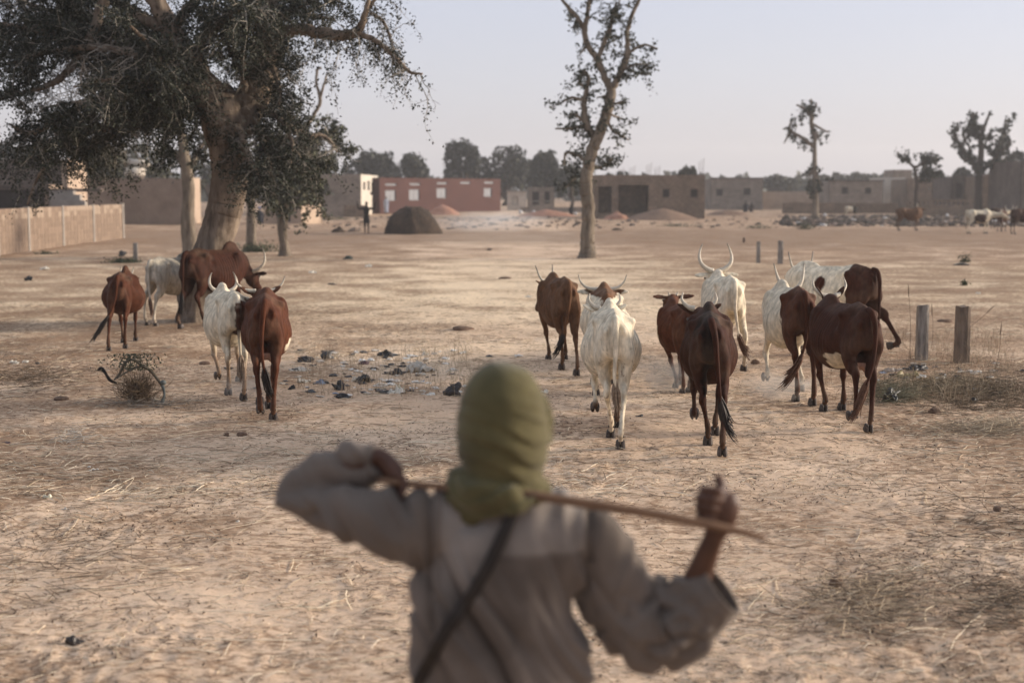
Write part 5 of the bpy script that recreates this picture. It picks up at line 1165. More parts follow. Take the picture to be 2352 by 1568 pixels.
def make_cow(name, label, loc, yaw, scale=1., belly=1., coat=None, legs=None, head=None, horns=None, tail=None,
             tuft=M_HAIR, hump=.6, fat=1., udder=False, group=None, voxel=.0135, ear_pitch=0, ribs=1., cat='cow', low=False):
    """local frame: +y towards the head, origin on the ground under the middle. legs: dict key hl hr fl fr ->
    (dx, dy, lift, pitch)."""
    legs = legs or {}; head = head or {}; horns = horns or {}; tail = tail or {}
    g = Geo()
    st = np.array([
        # y, ztop, zbot, w, zwide, ntop, nbot
        (-.80, 1.15, .98, .045, 1.06, 2.0, 2.0),
        (-.77, 1.22, .86, .105, 1.05, 2.0, 2.0),
        (-.66, 1.285, .84, .150, 1.07, 1.9, 2.0),
        (-.54, 1.315, .82, .178, 1.08, 1.7, 2.0),
        (-.42, 1.325, .78, .205, 1.11, 1.9, 2.0),
        (-.30, 1.300, .70, .225*(.5+.5*belly), 1.00, 1.45, 2.1),
        (-.12, 1.285, .585, .275*belly, .90, 1.5, 2.2),
        (.08, 1.28, .55, .292*belly, .87, 1.5, 2.2),
        (.26, 1.285, .565, .275*(.3+.7*belly), .89, 1.55, 2.1),
        (.42, 1.32, .61, .235, .94, 1.7, 2.0),
        (.56, 1.31, .66, .195, .98, 1.7, 2.0),
        (.68, 1.25, .75, .145, 1.0, 1.9, 2.0),
        (.76, 1.19, .84, .10, 1.02, 2.0, 2.0)])
    st[:, 3] *= fat
    S = catmull(st, 44); ns = 36
    a = np.arange(ns)*2*math.pi/ns; ca, sa = np.cos(a), np.sin(a)
    V = []
    for y, zt, zb, w, zw, n1, n2 in S:
        e = np.where(sa > 0, 2/n1, 2/n2)
        X = w*np.sign(ca)*np.abs(ca)**e
        Z = zw+np.where(sa > 0, zt-zw, zw-zb)*np.sign(sa)*np.abs(sa)**e
        V.append(np.stack([X, np.full(ns, y), Z], -1))
    V = np.concatenate(V); k = len(S)
    V = np.vstack([V, (0, S[0, 0], S[0, 4]), (0, S[-1, 0], S[-1, 4])])
    i, j = np.meshgrid(np.arange(k-1), np.arange(ns), indexing='ij')
    a0 = i*ns+j; a1 = i*ns+(j+1) % ns
    Q = np.stack([a0, a0+ns, a1+ns, a1], -1).reshape(-1, 4)
    jj = np.arange(ns)
    T = np.vstack([np.stack([np.full(ns, k*ns), jj, (jj+1) % ns], -1), np.stack([np.full(ns, k*ns+1), (k-1)*ns+(jj+1) % ns, (k-1)*ns+jj], -1)])
    g.add(V, Q, T)
    for sx in (-1, 1):
        g.add(*ellipsoid((sx*.184*fat, -.43, 1.20), (.048, .08, .056), 10, 7))     # hook bones
        g.add(*ellipsoid((sx*.088, -.755, 1.13), (.045, .06, .05), 10, 7))       # pin bones
        g.add(*ellipsoid((sx*.165, .40, 1.02), (.085, .13, .22), 12, 9))            # shoulders
    g.add(*ellipsoid((0, .40, 1.29), (.066, .20, .05+.10*hump), 12, 9))             # hump
    if udder:
        g.add(*ellipsoid((0, -.47, .70), (.085, .12, .085), 12, 9))
        for sx in (-1, 1):
            for dy in (-.05, .05):
                g.add(*tube([(sx*.04, -.47+dy, .66), (sx*.045, -.47+dy, .585)], [.018, .012], nseg=7))
    hoofs = []
    dl = dict(hl=(0, 0, 0, 0), hr=(0, 0, 0, 0), fl=(0, 0, 0, 0), fr=(0, 0, 0, 0)); dl.update(legs)
    for key in ('hl', 'hr'):
        sx = -1 if key == 'hl' else 1
        dx, dy, lift, pitch = dl[key]
        hoof = np.array([sx*.125+dx, -.66+dy, .083+lift])
        ph = pitch
        F = hoof+np.array([0, -.045-.05*math.sin(ph), .085-.03*math.sin(ph)])
        Sx = np.array([sx*.14, -.36+dy*.25, .80])
        Hk = ik(Sx, F, .43, .395, -1)
        P = [(sx*.085, -.55, 1.16), (sx*.105, -.57+dy*.08, 1.03), (sx*.118, -.555+dy*.14, .90), (sx*.122+dx*.1, -.535+dy*.2, .79),
             tuple(np.array([sx*.126+dx*.3, -.49+dy*.25, .76])*.42+Hk*.58+np.array([0, .01, 0])), tuple(Hk+np.array([0, .005, .055])), tuple(Hk+np.array([0, .012, -.012])),
             tuple(Hk*.8+F*.2+np.array([0, .008, 0])), tuple(Hk*.4+F*.6), tuple(F), tuple(hoof*.55+F*.45), tuple(hoof)]
        R = [.065, .083*fat, .088*fat, .078, .054, .034, .040, .030, .0245, .033, .029, .034]
        R2 = [.13, .19, .205, .175, .112, .058, .062, .046, .034, .041, .036, .043]
        g.add(*tube(P, R, R2, nseg=16, n=40))
        g.add(*ellipsoid(tuple(Hk+np.array([0, -.038, .03])), (.026, .03, .05), 8, 6))
        hoofs.append((hoof, ph))
    for key in ('fl', 'fr'):
        sx = -1 if key == 'fl' else 1
        dx, dy, lift, pitch = dl[key]
        hoof = np.array([sx*.125+dx, .40+dy, .083+lift])
        ph = pitch
        F = hoof+np.array([0, -.03-.06*math.sin(ph), .075-.03*math.sin(ph)])
        E = np.array([sx*.155, .36+dy*.2, .74])
        K = ik(E, F, .345, .265, 1)
        P = [(sx*.14, .40, .98), (sx*.155, .37+dy*.1, .84), tuple(E), tuple(E*.5+K*.5), tuple(K+np.array([0, 0, .045])), tuple(K), tuple(K*.85+F*.15), tuple(K*.4+F*.6), tuple(F), tuple(hoof*.5+F*.5), tuple(hoof)]
        R = [.07, .078, .064, .043, .038, .043, .031, .0245, .034, .030, .034]
        R2 = [.13, .125, .095, .055, .044, .050, .038, .030, .041, .036, .042]
        g.add(*tube(P, R, R2, nseg=14, n=36))
        hoofs.append((hoof, ph))
    # neck and head
    hx, hy, hz = head.get('pos', (0, 1.06, 1.26)); hyaw = -head.get('yaw', 0); hp = head.get('pitch', 50)
    poll = np.array([hx, hy, hz]); hs = head.get('size', 1.)
    ax = np.array([math.sin(math.radians(hyaw))*math.cos(math.radians(hp)), math.cos(math.radians(hyaw))*math.cos(math.radians(hp)), -math.sin(math.radians(hp))])
    side = np.array([math.cos(math.radians(hyaw)), -math.sin(math.radians(hyaw)), 0]); up = np.cross(side, ax)
    base = poll+ax*.06-up*.06
    m1 = np.array([hx*.12, .62, 1.04]); m2 = np.array([hx*.5, (.62+hy)/2, (1.06+hz)/2-.06])
    g.add(*tube([(0, .45, 1.0), tuple(m1), tuple(m2), tuple(base)], [.13, .115, .088, .078], [.27, .215, .155, .115], nseg=18, n=20))
    HP = [0, .03, .10, .19, .28, .37, .45, .50]; HW = [.05, .085, .098, .104, .084, .072, .074, .058]; HH = [.05, .085, .108, .112, .092, .072, .062, .045]
    HO = [.04, .03, .02, .01, .0, -.003, -.002, .0]
    P = [poll+(ax*t-up*(.05)-up*(-.0+o*.3))*hs for t, o in zip(HP, HO)]
    g.add(*tube(P, np.array(HW)*hs, np.array(HH)*hs, nseg=18, side=side, n=26))
    for sx in (-1, 1):
        e0 = poll+side*sx*.075*hs+ax*.05*hs-up*.02
        ep = math.radians(head.get('ear', -8)); ey = math.radians(head.get('eary', 15))
        ed = side*sx*math.cos(ep)*math.cos(ey)+np.array([0, 0, 1])*math.sin(ep)-ax*math.sin(ey)
        ed /= np.linalg.norm(ed); el = head.get('earlen', .2)*hs
        g.add(*tube([e0, e0+ed*el*.25, e0+ed*el*.55, e0+ed*el*.85, e0+ed*el], [.024, .042, .052, .034, .010], [.02, .017, .0145, .014, .010], nseg=12, side=up, n=12))
        g.add(*ellipsoid(poll+side*sx*.092*hs+ax*.17*hs+up*.0, (.022, .022, .022), 8, 6))
    me = remesh(g, voxel, 4, .5)
    lap_smooth(me, lambda V: .12+.88*sstep(.55, .78, V[:, 2])*(1-sstep(.60, .85, V[:, 1])), 22)
    V = get_co(me); N = get_no(me)
    x, y, z = V.T
    # ribs, flank hollow, hair-level unevenness
    rib = np.sin(y*2*math.pi/.062+z*2.0)*sstep(-.22, -.05, y)*(1-sstep(.28, .40, y))*sstep(.70, .85, z)*(1-sstep(1.16, 1.24, z))*sstep(.10, .18, abs(x))
    hol = np.exp(-((y+.28)/.075)**2-((z-1.10)/.085)**2)*sstep(.08, .16, abs(x))
    und = fbm(x*9, y*9, z*9, 5, 3)
    ax_ = np.abs(x)
    fos = np.exp(-((ax_-.052)/.03)**2-((y+.78)/.07)**2-((z-1.15)/.08)**2)+.9*np.exp(-((ax_-.125)/.05)**2-((y+.60)/.08)**2-((z-1.24)/.06)**2)
    thg = np.exp(-((ax_-.155)/.05)**2-((y+.70-.3*(1.0-z))/.035)**2)*sstep(.6, .75, z)*(1-sstep(1.0, 1.1, z))
    rid = np.exp(-(ax_/.022)**2)*sstep(1.15, 1.22, z)*(1-sstep(.1, .25, y))
    V = V+N*((.0065*ribs*rib-.036*ribs*hol+.007*und-.030*fos-.014*thg+.014*rid)[:, None])
    put_co(me, V)
    x, y, z = V.T
    C = coat(x, y, z) if coat else np.tile(RED, (len(V), 1))
    # dusty lower legs, darker muzzle
    dust = (1-sstep(.05, .42, z))[:, None]*.38
    C = C*(1-dust)+np.array([.22, .145, .095])*dust*(.6+.8*C.mean(1)[:, None]/.3).clip(.5, 1.3)
    dn_ = (sstep(.0, .55, fbm(x*4, y*4, z*4, 91, 4))*.16+sstep(1.15, 1.32, z)*.10)[:, None]
    C = C*(1-dn_)+np.array([.24, .17, .115])*dn_*(C.mean(1)[:, None] < .3)+C*dn_*(C.mean(1)[:, None] >= .3)*.82
    if udder:
        ud = ((np.sqrt((x/.11)**2+((y+.47)/.15)**2) < 1) & (z < .70))[:, None]
        C = np.where(ud, PINK*1.15, C)
    set_col(me, np.clip(C, 0, 1)); me.materials.clear(); me.materials.append(M_COAT)
    root = thing(name, label, cat, loc, yaw, group, scale)
    link('body', me, root)
    for hoof, ph in hoofs:
        link('hoof', hoof_geo(hoof, ph).mesh('hoof', M_HOOF), root)
    # horns
    hl = horns.get('len', .3); kind = horns.get('kind', 'lyre')
    if hl > 0:
        Z = np.array([0, 0, 1.])
        for sx in (-1, 1):
            if horns.get('only') and horns['only'] != sx: continue
            b = poll+side*sx*.052*hs+ax*.005-up*.01
            if kind == 'lyre': pts = [(0, 0, 0), (.20, -.02, .06), (.42, -.02, .24), (.50, 0, .50), (.44, 0, .78), (.34, -.02, .98)]
            elif kind == 'wide': pts = [(0, 0, 0), (.28, 0, .02), (.55, .02, .12), (.78, .02, .34), (.88, 0, .62)]
            elif kind == 'up': pts = [(0, 0, 0), (.16, 0, .12), (.32, 0, .38), (.40, 0, .68), (.46, 0, .98)]
            else: pts = [(0, 0, 0), (.3, 0, .1), (.55, .0, .4), (.5, 0, .75)]   # crescent
            P = [b+(side*sx*p[0]+ax*p[1]+(Z*.8+up*.3)*p[2])*hl for p in pts]
            r0 = horns.get('r', .031)*1.15
            Vh, Qh, Th = tube(P, np.linspace(r0, .006, len(P)), nseg=10, n=20)
            t = np.append(np.repeat(np.linspace(0, 1, 20), 10), [0, 1])
            dk = horns.get('dark', .6); tc = (sstep(dk, 1.05, t)*(dk < 1))[:, None]*.85
            Cc = np.array([.50, .44, .34])*(1-tc)+np.array([.04, .03, .025])*tc
            hg = Geo().add(Vh, Qh, Th, Cc)
            link('horn', hg.mesh('horn', M_HORN, col=True), root)
    for sx in (-1, 1):
        link('eye', Geo().add(*ellipsoid(poll+side*sx*.104*hs+ax*.17*hs, (.017, .017, .017), 8, 6)).mesh('eye', M_EYE), root)
    # tail
    tp = tail.get('pts', [(0, -.72, 1.275), (0, -.80, 1.245), (.0, -.845, 1.12), (.0, -.85, .92), (.01, -.84, .70), (.02, -.83, .50)])
    tr = [.034, .035, .030, .023, .018, .014, .013, .012][:len(tp)]
    Vt, Qt, Tt = tube(tp, tr, nseg=10, n=26)
    ct = coat(Vt[:, 0]*0, Vt[:, 1]*0-.8, Vt[:, 2]) if coat else np.tile(RED, (len(Vt), 1))
    if 'col' in tail: ct = np.tile(tail['col'], (len(Vt), 1))
    tl = link('tail', Geo().add(Vt, Qt, Tt, ct).mesh('tail', M_COAT, col=True), root)
    e = np.array(tp[-1]); d = np.array(tp[-1])-np.array(tp[-2]); d /= np.linalg.norm(d)
    tg = Geo(); rnd = random.Random(len(name)+int(abs(loc[0])*100)); L = tail.get('tuft', .30)
    for q in range(10 if low else 46):
        sp = rnd.uniform(.006, .042); an = rnd.uniform(0, 6.28); l = L*rnd.uniform(.55, 1.05)
        o1 = np.array([math.cos(an), math.sin(an)*.7, 0])*sp
        st0 = e-d*rnd.uniform(0, .08)
        cv = np.array(tail.get('flick', (0, 0, 0)), float)
        P = [st0+o1*.2, st0+d*l*.35+o1*1.0+cv*.1, st0+d*l*.7+o1*.95+cv*.45+np.array([0, 0, -.02]), st0+d*l+o1*rnd.uniform(.2, 1.7)+cv+np.array([rnd.gauss(0, .012), rnd.gauss(0, .012), -.05*l])]
        tg.add(*tube(P, [.006, .008, .006, .0015], nseg=4, n=7, caps=False))
    link('tail_tuft', tg.mesh('tail_tuft', tuft), tl)
    return root
# ---------------------------------------------------------------- the herd
def cow_at(name, label, rx, hy, yaw, s, headpx, hdist=1.72, legs_px=None, legs=None, head=None, group='cattle driven ahead of the herder', **kw):
    """place by picture measurements: rx column of the rump, hy row of the hind hooves, headpx the poll"""
    R = gp(rx, hy); ya = math.radians(yaw)-math.atan2(R[0], R[1])*(1 if R[1] < 60 else 0); f = np.array([-math.sin(ya), math.cos(ya), 0]); rt = np.array([math.cos(ya), math.sin(ya), 0])
    root = R+f*.66*s; root[2] = gzf(root[0], root[1])-.005
    def local(P): q = P-root; return np.array([q@rt, q@f, q[2]])/s
    hw = at(headpx[0], headpx[1], R[1]+hdist*s*max(math.cos(ya), .25)); hl = local(hw)
    lg = dict(legs or {})
    for k, (px, py) in (legs_px or {}).items():
        q = local(gp(px, py)); bx = -.125 if k in ('hl', 'fl') else .125; by = -.66 if k[0] == 'h' else .40
        lg[k] = (float(np.clip(q[0]-bx, -.12, .12)), float(np.clip(q[1]-by, -.34, .34)), 0, 0)
    hd = dict(head or {}); hd['pos'] = tuple(hl)
    return make_cow(name, label, tuple(root), ya, s, legs=lg, head=hd, group=group, **kw)

def blotch(x, y, z, sc, seed, oct=3): return fbm(x*sc, y*sc, z*sc, seed, oct)
def plain(c, seed=1, amt=.18, dark=None):
    def f(x, y, z):
        v = blotch(np.asarray(x, float), y, z, 2.5, seed)[:, None]
        C = np.tile(c, (len(x), 1))*(1+amt*v)
        t = sstep(.55, .15, z)[:, None]*.45           # darker lower legs
        C = C*(1-t*.55)
        m = sstep(-.70, -.80, y)[:, None]*sstep(.75, 1.0, z)[:, None]*.0
        return C
    return f
def patched(base, pat, fn, edge=.05, legc=None, speck=0, seed=3, nz=.11):
    """fn(x,y,z) > 0 where the patch colour lies"""
    def f(x, y, z):
        x = np.asarray(x, float); y = np.asarray(y, float); z = np.asarray(z, float)
        d = fn(x, y, z)+nz*blotch(x, y, z, 5, seed, 4)+.45*nz*blotch(x, y, z, 22, seed+2, 2); t = sstep(-edge*.3, edge*.3, d)[:, None]
        C = base*(1-t)+pat*t
        C = C*(1+.14*blotch(x, y, z, 3, seed+4))[:, None]
        if speck: sp = sstep(.42, .55, blotch(x, y, z, 26, seed+7, 2))[:, None]*speck*sstep(1.25, .7, z)[:, None]; C = C*(1-sp)+np.array([.12, .07, .05])*sp
        if legc is not None: k = sstep(.62, .35, z)[:, None]; C = C*(1-k*.75)+legc*k*.75
        return C
    return f
WH = lambda seed: patched(WHITE, GREYW*.9, lambda x, y, z: -.25+.3*(1-z)+.2*np.abs(x), .5, None, .55, seed)

def build_herd():
    # left group
    cow_at('cow', 'pot-bellied red-brown cow at the far left of the herd, tail swung left', 276, 806, -7, .87, (291, 632), 1.75, dict(hl=(250, 809), hr=(288, 803), fr=(315, 783), fl=(283, 790)),
           belly=1.28, coat=plain(RED*.8, 2), horns=dict(len=.17, kind='up', r=.02), head=dict(yaw=-12, ear=-12, pitch=55, size=.92), hump=.75,
           tail=dict(pts=[(0, -.72, 1.275), (0, -.80, 1.245), (-.01, -.845, 1.12), (-.03, -.86, .92), (-.09, -.88, .72), (-.18, -.88, .58)], tuft=.36, flick=(-.08, 0, -.12)))
    cow_at('cow', 'dirty white cow under the tree, standing between the two brown ones', 356, 749, -32, .92, (446, 615), 1.7, dict(hl=(335, 747), hr=(357, 750), fl=(381, 733), fr=(400, 736)),
           belly=1.0, coat=patched(GREYW*.85, GREYW*.45, lambda x, y, z: y*.8-.15+.2*(1.2-z), .5, None, .3, 8), horns=dict(len=.3), tuft=M_HAIRB, hump=.4, head=dict(yaw=-20))
    cow_at('cow', 'large dark brown humped cow at the foot of the leaning trunk, head turned right', 440, 755, -40, 1.03, (574, 622), 1.45, dict(hl=(413, 757), hr=(466, 750)),
           belly=.98, coat=plain(DRED*.75, 4), horns=dict(len=.42, kind='lyre', dark=.55, r=.034), head=dict(yaw=18, ear=-8, pitch=35, size=1.12, earlen=.22), hump=.95, fat=.95,
           tail=dict(pts=[(0, -.72, 1.275), (0, -.80, 1.245), (.0, -.845, 1.12), (.0, -.85, .92), (-.01, -.85, .72), (-.02, -.86, .55)], tuft=.34))
    cow_at('cow', 'white cow with a brown patch over the haunch, beside the near red-brown cow', 546, 914, 9, .93, (514, 669), 1.72, dict(hl=(525, 907), hr=(560, 919), fr=(563, 872)), legs=dict(fl=(.05, .02, .08, .9)),
           belly=1.0, coat=patched(WHITE*.92, RED*.55+DARK*.5, lambda x, y, z: .34-np.sqrt(((x-.22)/.8)**2+((y+.62)/1.1)**2+((z-.92)/1.05)**2)*1.0+.0 if True else 0, .06, TAN*1.1, .2, 12), horns=dict(len=.27, kind='lyre'), head=dict(yaw=6, ear=-25), hump=.5, tuft=M_HAIRW)
    cow_at('cow', 'near red-brown cow with udder walking away, nearest of the left group', 613, 962, -1, .99, (598, 666), 1.75, dict(hr=(628, 966), fr=(617, 938), fl=(597, 928)), legs=dict(hl=(.06, -.02, .03, 1.1)),
           belly=.98, coat=patched(RED, WHITE*.8, lambda x, y, z: .07-np.sqrt((x-.27)**2+(y+.05)**2+(z-.72)**2), .04, None, 0, 14), udder=True, horns=dict(len=.27, kind='wide', r=.024, dark=.8), head=dict(yaw=6, ear=18, pitch=45), hump=.1, fat=.96,
           tail=dict(pts=[(0, -.72, 1.275), (0, -.80, 1.245), (-.02, -.845, 1.12), (-.035, -.85, .92), (-.035, -.85, .70), (-.01, -.84, .52)], tuft=.30, flick=(.03, 0, 0)))
    # right group
    cow_at('cow', 'lean tan-brown cow at the left of the right-hand group, looking left', 1302, 857, 11, .94, (1256, 646), 1.6, dict(hl=(1288, 848), hr=(1325, 864), fl=(1277, 826), fr=(1304, 818)),
           belly=.86, fat=.9, coat=plain(TAN*.78, 5), horns=dict(len=.27, kind='up', r=.022, dark=.3), head=dict(yaw=34, ear=10, pitch=62, size=.98), hump=.2,
           tail=dict(pts=[(0, -.72, 1.275), (0, -.80, 1.245), (.0, -.845, 1.12), (-.02, -.86, .92), (-.06, -.88, .70), (-.11, -.90, .52)], tuft=.32, flick=(-.06, 0, 0)))
    cow_at('cow', 'horned white and brown cow mostly hidden behind the near white cow', 1392, 908, 2, .94, (1384, 663), 1.5,
           belly=1.08, coat=patched(WHITE, TAN*.9, lambda x, y, z: .2-np.abs(x)-.8*np.abs(z-1.25)+.1*y, .05, None, 0, 18), horns=dict(len=.30, kind='wide', dark=.85), head=dict(yaw=2, ear=-6, pitch=30, size=1.15, earlen=.24), hump=.3)
    cow_at('cow', 'near white cow walking away with brown lower legs', 1410, 1024, 3, .95, (1389, 706), 1.72, dict(hr=(1425, 1035), hl=(1403, 1010), fr=(1416, 988)), legs=dict(fl=(-.02, .02, .13, .95)),
           belly=1.08, coat=patched(WHITE, TAN*.7, lambda x, y, z: -.3+.9*(.30-z)+np.where(y > .1, .9*np.clip(.55-z, 0, 1), 0), .25, None, .6, 20), horns=dict(len=.22, kind='crescent', dark=1.2), head=dict(yaw=5, ear=14, pitch=52), hump=.45, tuft=M_HAIRW, ribs=.6,
           tail=dict(pts=[(0, -.72, 1.275), (0, -.80, 1.25), (.0, -.85, 1.12), (.0, -.86, .92), (-.01, -.86, .72), (.0, -.85, .60)], tuft=.28))
    cow_at('calf', 'young brown hornless animal with a white side patch, ears spread', 1578, 903, 13, .80, (1546, 676), 1.72, dict(hl=(1568, 902), hr=(1582, 899), fl=(1553, 888)),
           belly=.98, cat='calf', coat=patched(RED*1.05, WHITE*.9, lambda x, y, z: .16-np.sqrt(((x+.27)/1)**2+((y-.28)/1.0)**2+((z-.74)/1.2)**2), .05, None, 0, 23), horns=dict(len=.05, kind='up', r=.018), head=dict(yaw=8, ear=-4, pitch=35, earlen=.27, size=1.08), hump=.45)
    cow_at('cow', 'darkest brown cow, nearest of all, with a black tail tuft kicked right', 1628, 1040, 1, .955, (1606, 707), 1.75, dict(hr=(1659, 1050), hl=(1626, 1024), fr=(1642, 1002)), legs=dict(fl=(-.01, .02, .10, 1.25)),
           belly=.98, coat=patched(DRED*.70, DARK*.45, lambda x, y, z: .10-np.abs(x+.015)-.12*(1.3-z)+.05*(-y-.5), .08, None, 0, 27), horns=dict(len=.24, kind='crescent', dark=1.2), head=dict(yaw=7, ear=20, pitch=52), hump=.35,
           tail=dict(pts=[(0, -.72, 1.275), (.01, -.80, 1.245), (.04, -.845, 1.12), (.06, -.86, .92), (.08, -.87, .70), (.10, -.86, .50)], tuft=.36, flick=(.09, 0, 0), col=DRED*.8))
    cow_at('cow', 'white cow with tall lyre horns at the back of the right-hand group', 1680, 858, 11, .97, (1645, 621), 1.62, dict(hl=(1672, 856), hr=(1708, 850)),
           belly=.98, coat=WH(31), horns=dict(len=.39, kind='crescent2' if False else 'lyre', dark=.75, r=.040), head=dict(yaw=12, ear=-14, pitch=40, size=1.1, earlen=.25), hump=.4, tuft=M_HAIRB,
           tail=dict(pts=[(0, -.72, 1.275), (0, -.80, 1.245), (.0, -.845, 1.12), (.0, -.85, .92), (.03, -.85, .70), (.06, -.85, .52)], tuft=.30, flick=(.09, 0, 0)))
    cow_at('cow', 'brown-rumped cow with a white side and forequarters, wide horns', 1838, 924, 13, .99, (1817, 664), 1.62, dict(hl=(1829, 921), hr=(1867, 929), fr=(1850, 895)), legs=dict(fl=(-.04, .05, .09, .9)),
           belly=1.0, fat=.95, coat=patched(WHITE*.9, RED*.9, lambda x, y, z: -y-.38+.0*x, .05, None, .25, 35), horns=dict(len=.34, kind='up', dark=.8, r=.032), head=dict(yaw=14, ear=-16, pitch=50), hump=.3, tuft=M_HAIRB,
           tail=dict(col=RED*.75, pts=[(0, -.72, 1.275), (0, -.80, 1.245), (.01, -.845, 1.12), (.01, -.85, .92), (.0, -.86, .74), (-.05, -.87, .56)], tuft=.38, flick=(-.13, 0, .0)))
    cow_at('cow', 'white cow with a round dark spot and brown hindquarters, side-on at the back', 1990, 832, 52, 1.02, (1842, 628), 1.62, legs=dict(hr=(.06, -.30, .16, 1.0)),
           belly=.95, coat=patched(WHITE, DRED, lambda x, y, z: np.maximum(-y-.42, .10-np.sqrt((y-.02)**2+(z-1.04)**2)*.9-(x > 0)*1.), .03, None, 0, 39, .035), horns=dict(len=.32, kind='up', dark=.4, r=.026), head=dict(yaw=-20, ear=-5, pitch=35, size=1.05, earlen=.22), hump=.15,
           tail=dict(col=DRED*.8))
    cow_at('cow', 'dark brown cow with a white belly patch and udder, rightmost of the near cattle', 1982, 984, 21, .955, (1908, 678), 1.62, dict(hr=(1994, 990), fl=(1899, 944), fr=(1953, 940)), legs=dict(hl=(.03, .05, .06, 1.0)),
           belly=1.0, coat=patched(DRED*.9, WHITE*.8, lambda x, y, z: .15-np.sqrt(((x+.12)/1.3)**2+((y+.22)/1.)**2+((z-.62)/.8)**2), .05, None, 0, 43), udder=True, horns=dict(len=.30, kind='crescent', dark=1.2, r=.028), head=dict(yaw=14, ear=55, eary=0, pitch=60, size=1.02, earlen=.19), hump=.35,
           tail=dict(pts=[(0, -.72, 1.275), (.01, -.80, 1.245), (.03, -.85, 1.12), (.03, -.86, .92), (.0, -.88, .70), (-.07, -.90, .50)], tuft=.42, flick=(-.05, 0, 0)), tuft=M_HAIRB)
    # far cattle at the right
    far = 'cattle standing far off at the right'
    kw = dict(voxel=.024, low=True, group=far)
    cow_at('cow', 'lone brown cow standing side-on in the far field', 2064, 530, -82, 1.0, (2106, 477), 1.5, coat=plain(TAN*.7, 6), horns=dict(len=.28, kind='up'), head=dict(yaw=-25, pitch=5), **kw)
    cow_at('cow', 'white-backed cow with a dark brown side in the far herd at the right edge', 2224, 536, -75, 1.0, (2300, 490), 1.5, coat=patched(WHITE*.8, DARK*1.5, lambda x, y, z: .22-np.sqrt((y/1.6)**2+(z-.85)**2), .05, None, 0, 50), horns=dict(len=.3, kind='up'), head=dict(yaw=-20, pitch=30), **kw)
    cow_at('cow', 'white-faced brown cow behind the dark-sided one at the right edge', 2296, 531, -30, .95, (2318, 482), 1.5, coat=patched(DRED, WHITE*.7, lambda x, y, z: y-.45, .08, None, 0, 51), horns=dict(len=.35, kind='lyre'), head=dict(yaw=10, pitch=20), **kw)
    cow_at('cow', 'dark red-brown cow cut by the right edge of the photo', 2327, 537, -70, 1.05, (2400, 480), 1.5, coat=plain(DRED*.7, 7), horns=dict(len=.3, kind='up'), **kw)
    cow_at('cow', 'blackish cow between the others in the far herd', 2280, 524, -60, .95, (2330, 480), 1.5, coat=plain(DARK*.8, 8), horns=dict(len=.3, kind='up'), **kw)
    cow_at('goat', 'small white and black goat before the low brown wall', 1944, 499, -80, .72, (1962, 470), 1.4, coat=patched(WHITE*.8, BLACK, lambda x, y, z: y-.1, .05, None, 0, 52), horns=dict(len=.1, kind='up'), head=dict(yaw=-10, pitch=30), voxel=.03, low=True, cat='goat', belly=.8)
build_herd()
# ---------------------------------------------------------------- the herder in front
M_SKIN = attr_mat('skin', rough=.5, spec=.35, nscale=14, namt=.2, bscale=70, bmp=.12, bdist=.003)
M_ROBE = attr_mat('robe_cloth', rough=.9, spec=.08, nscale=5, namt=.16, bscale=420, bmp=.25, bdist=.002, sheen=.1)
M_SCARF = attr_mat('scarf_cloth', rough=.9, spec=.08, nscale=11, namt=.28, bscale=380, bmp=.3, bdist=.002, sheen=.15)
M_STRAP = simple('dark_strap', (.012, .009, .008), (.022, .017, .014), 40, .6, .2, .002)
M_STICK = simple('stick_wood', (.20, .115, .065), (.10, .055, .032), 14, .7, .3, .004, sc3=(1, 6, 6))
SKIN = np.array([.075, .032, .018])

def hm(px, py, dy=0.): return at(px, py, 4.0+dy)

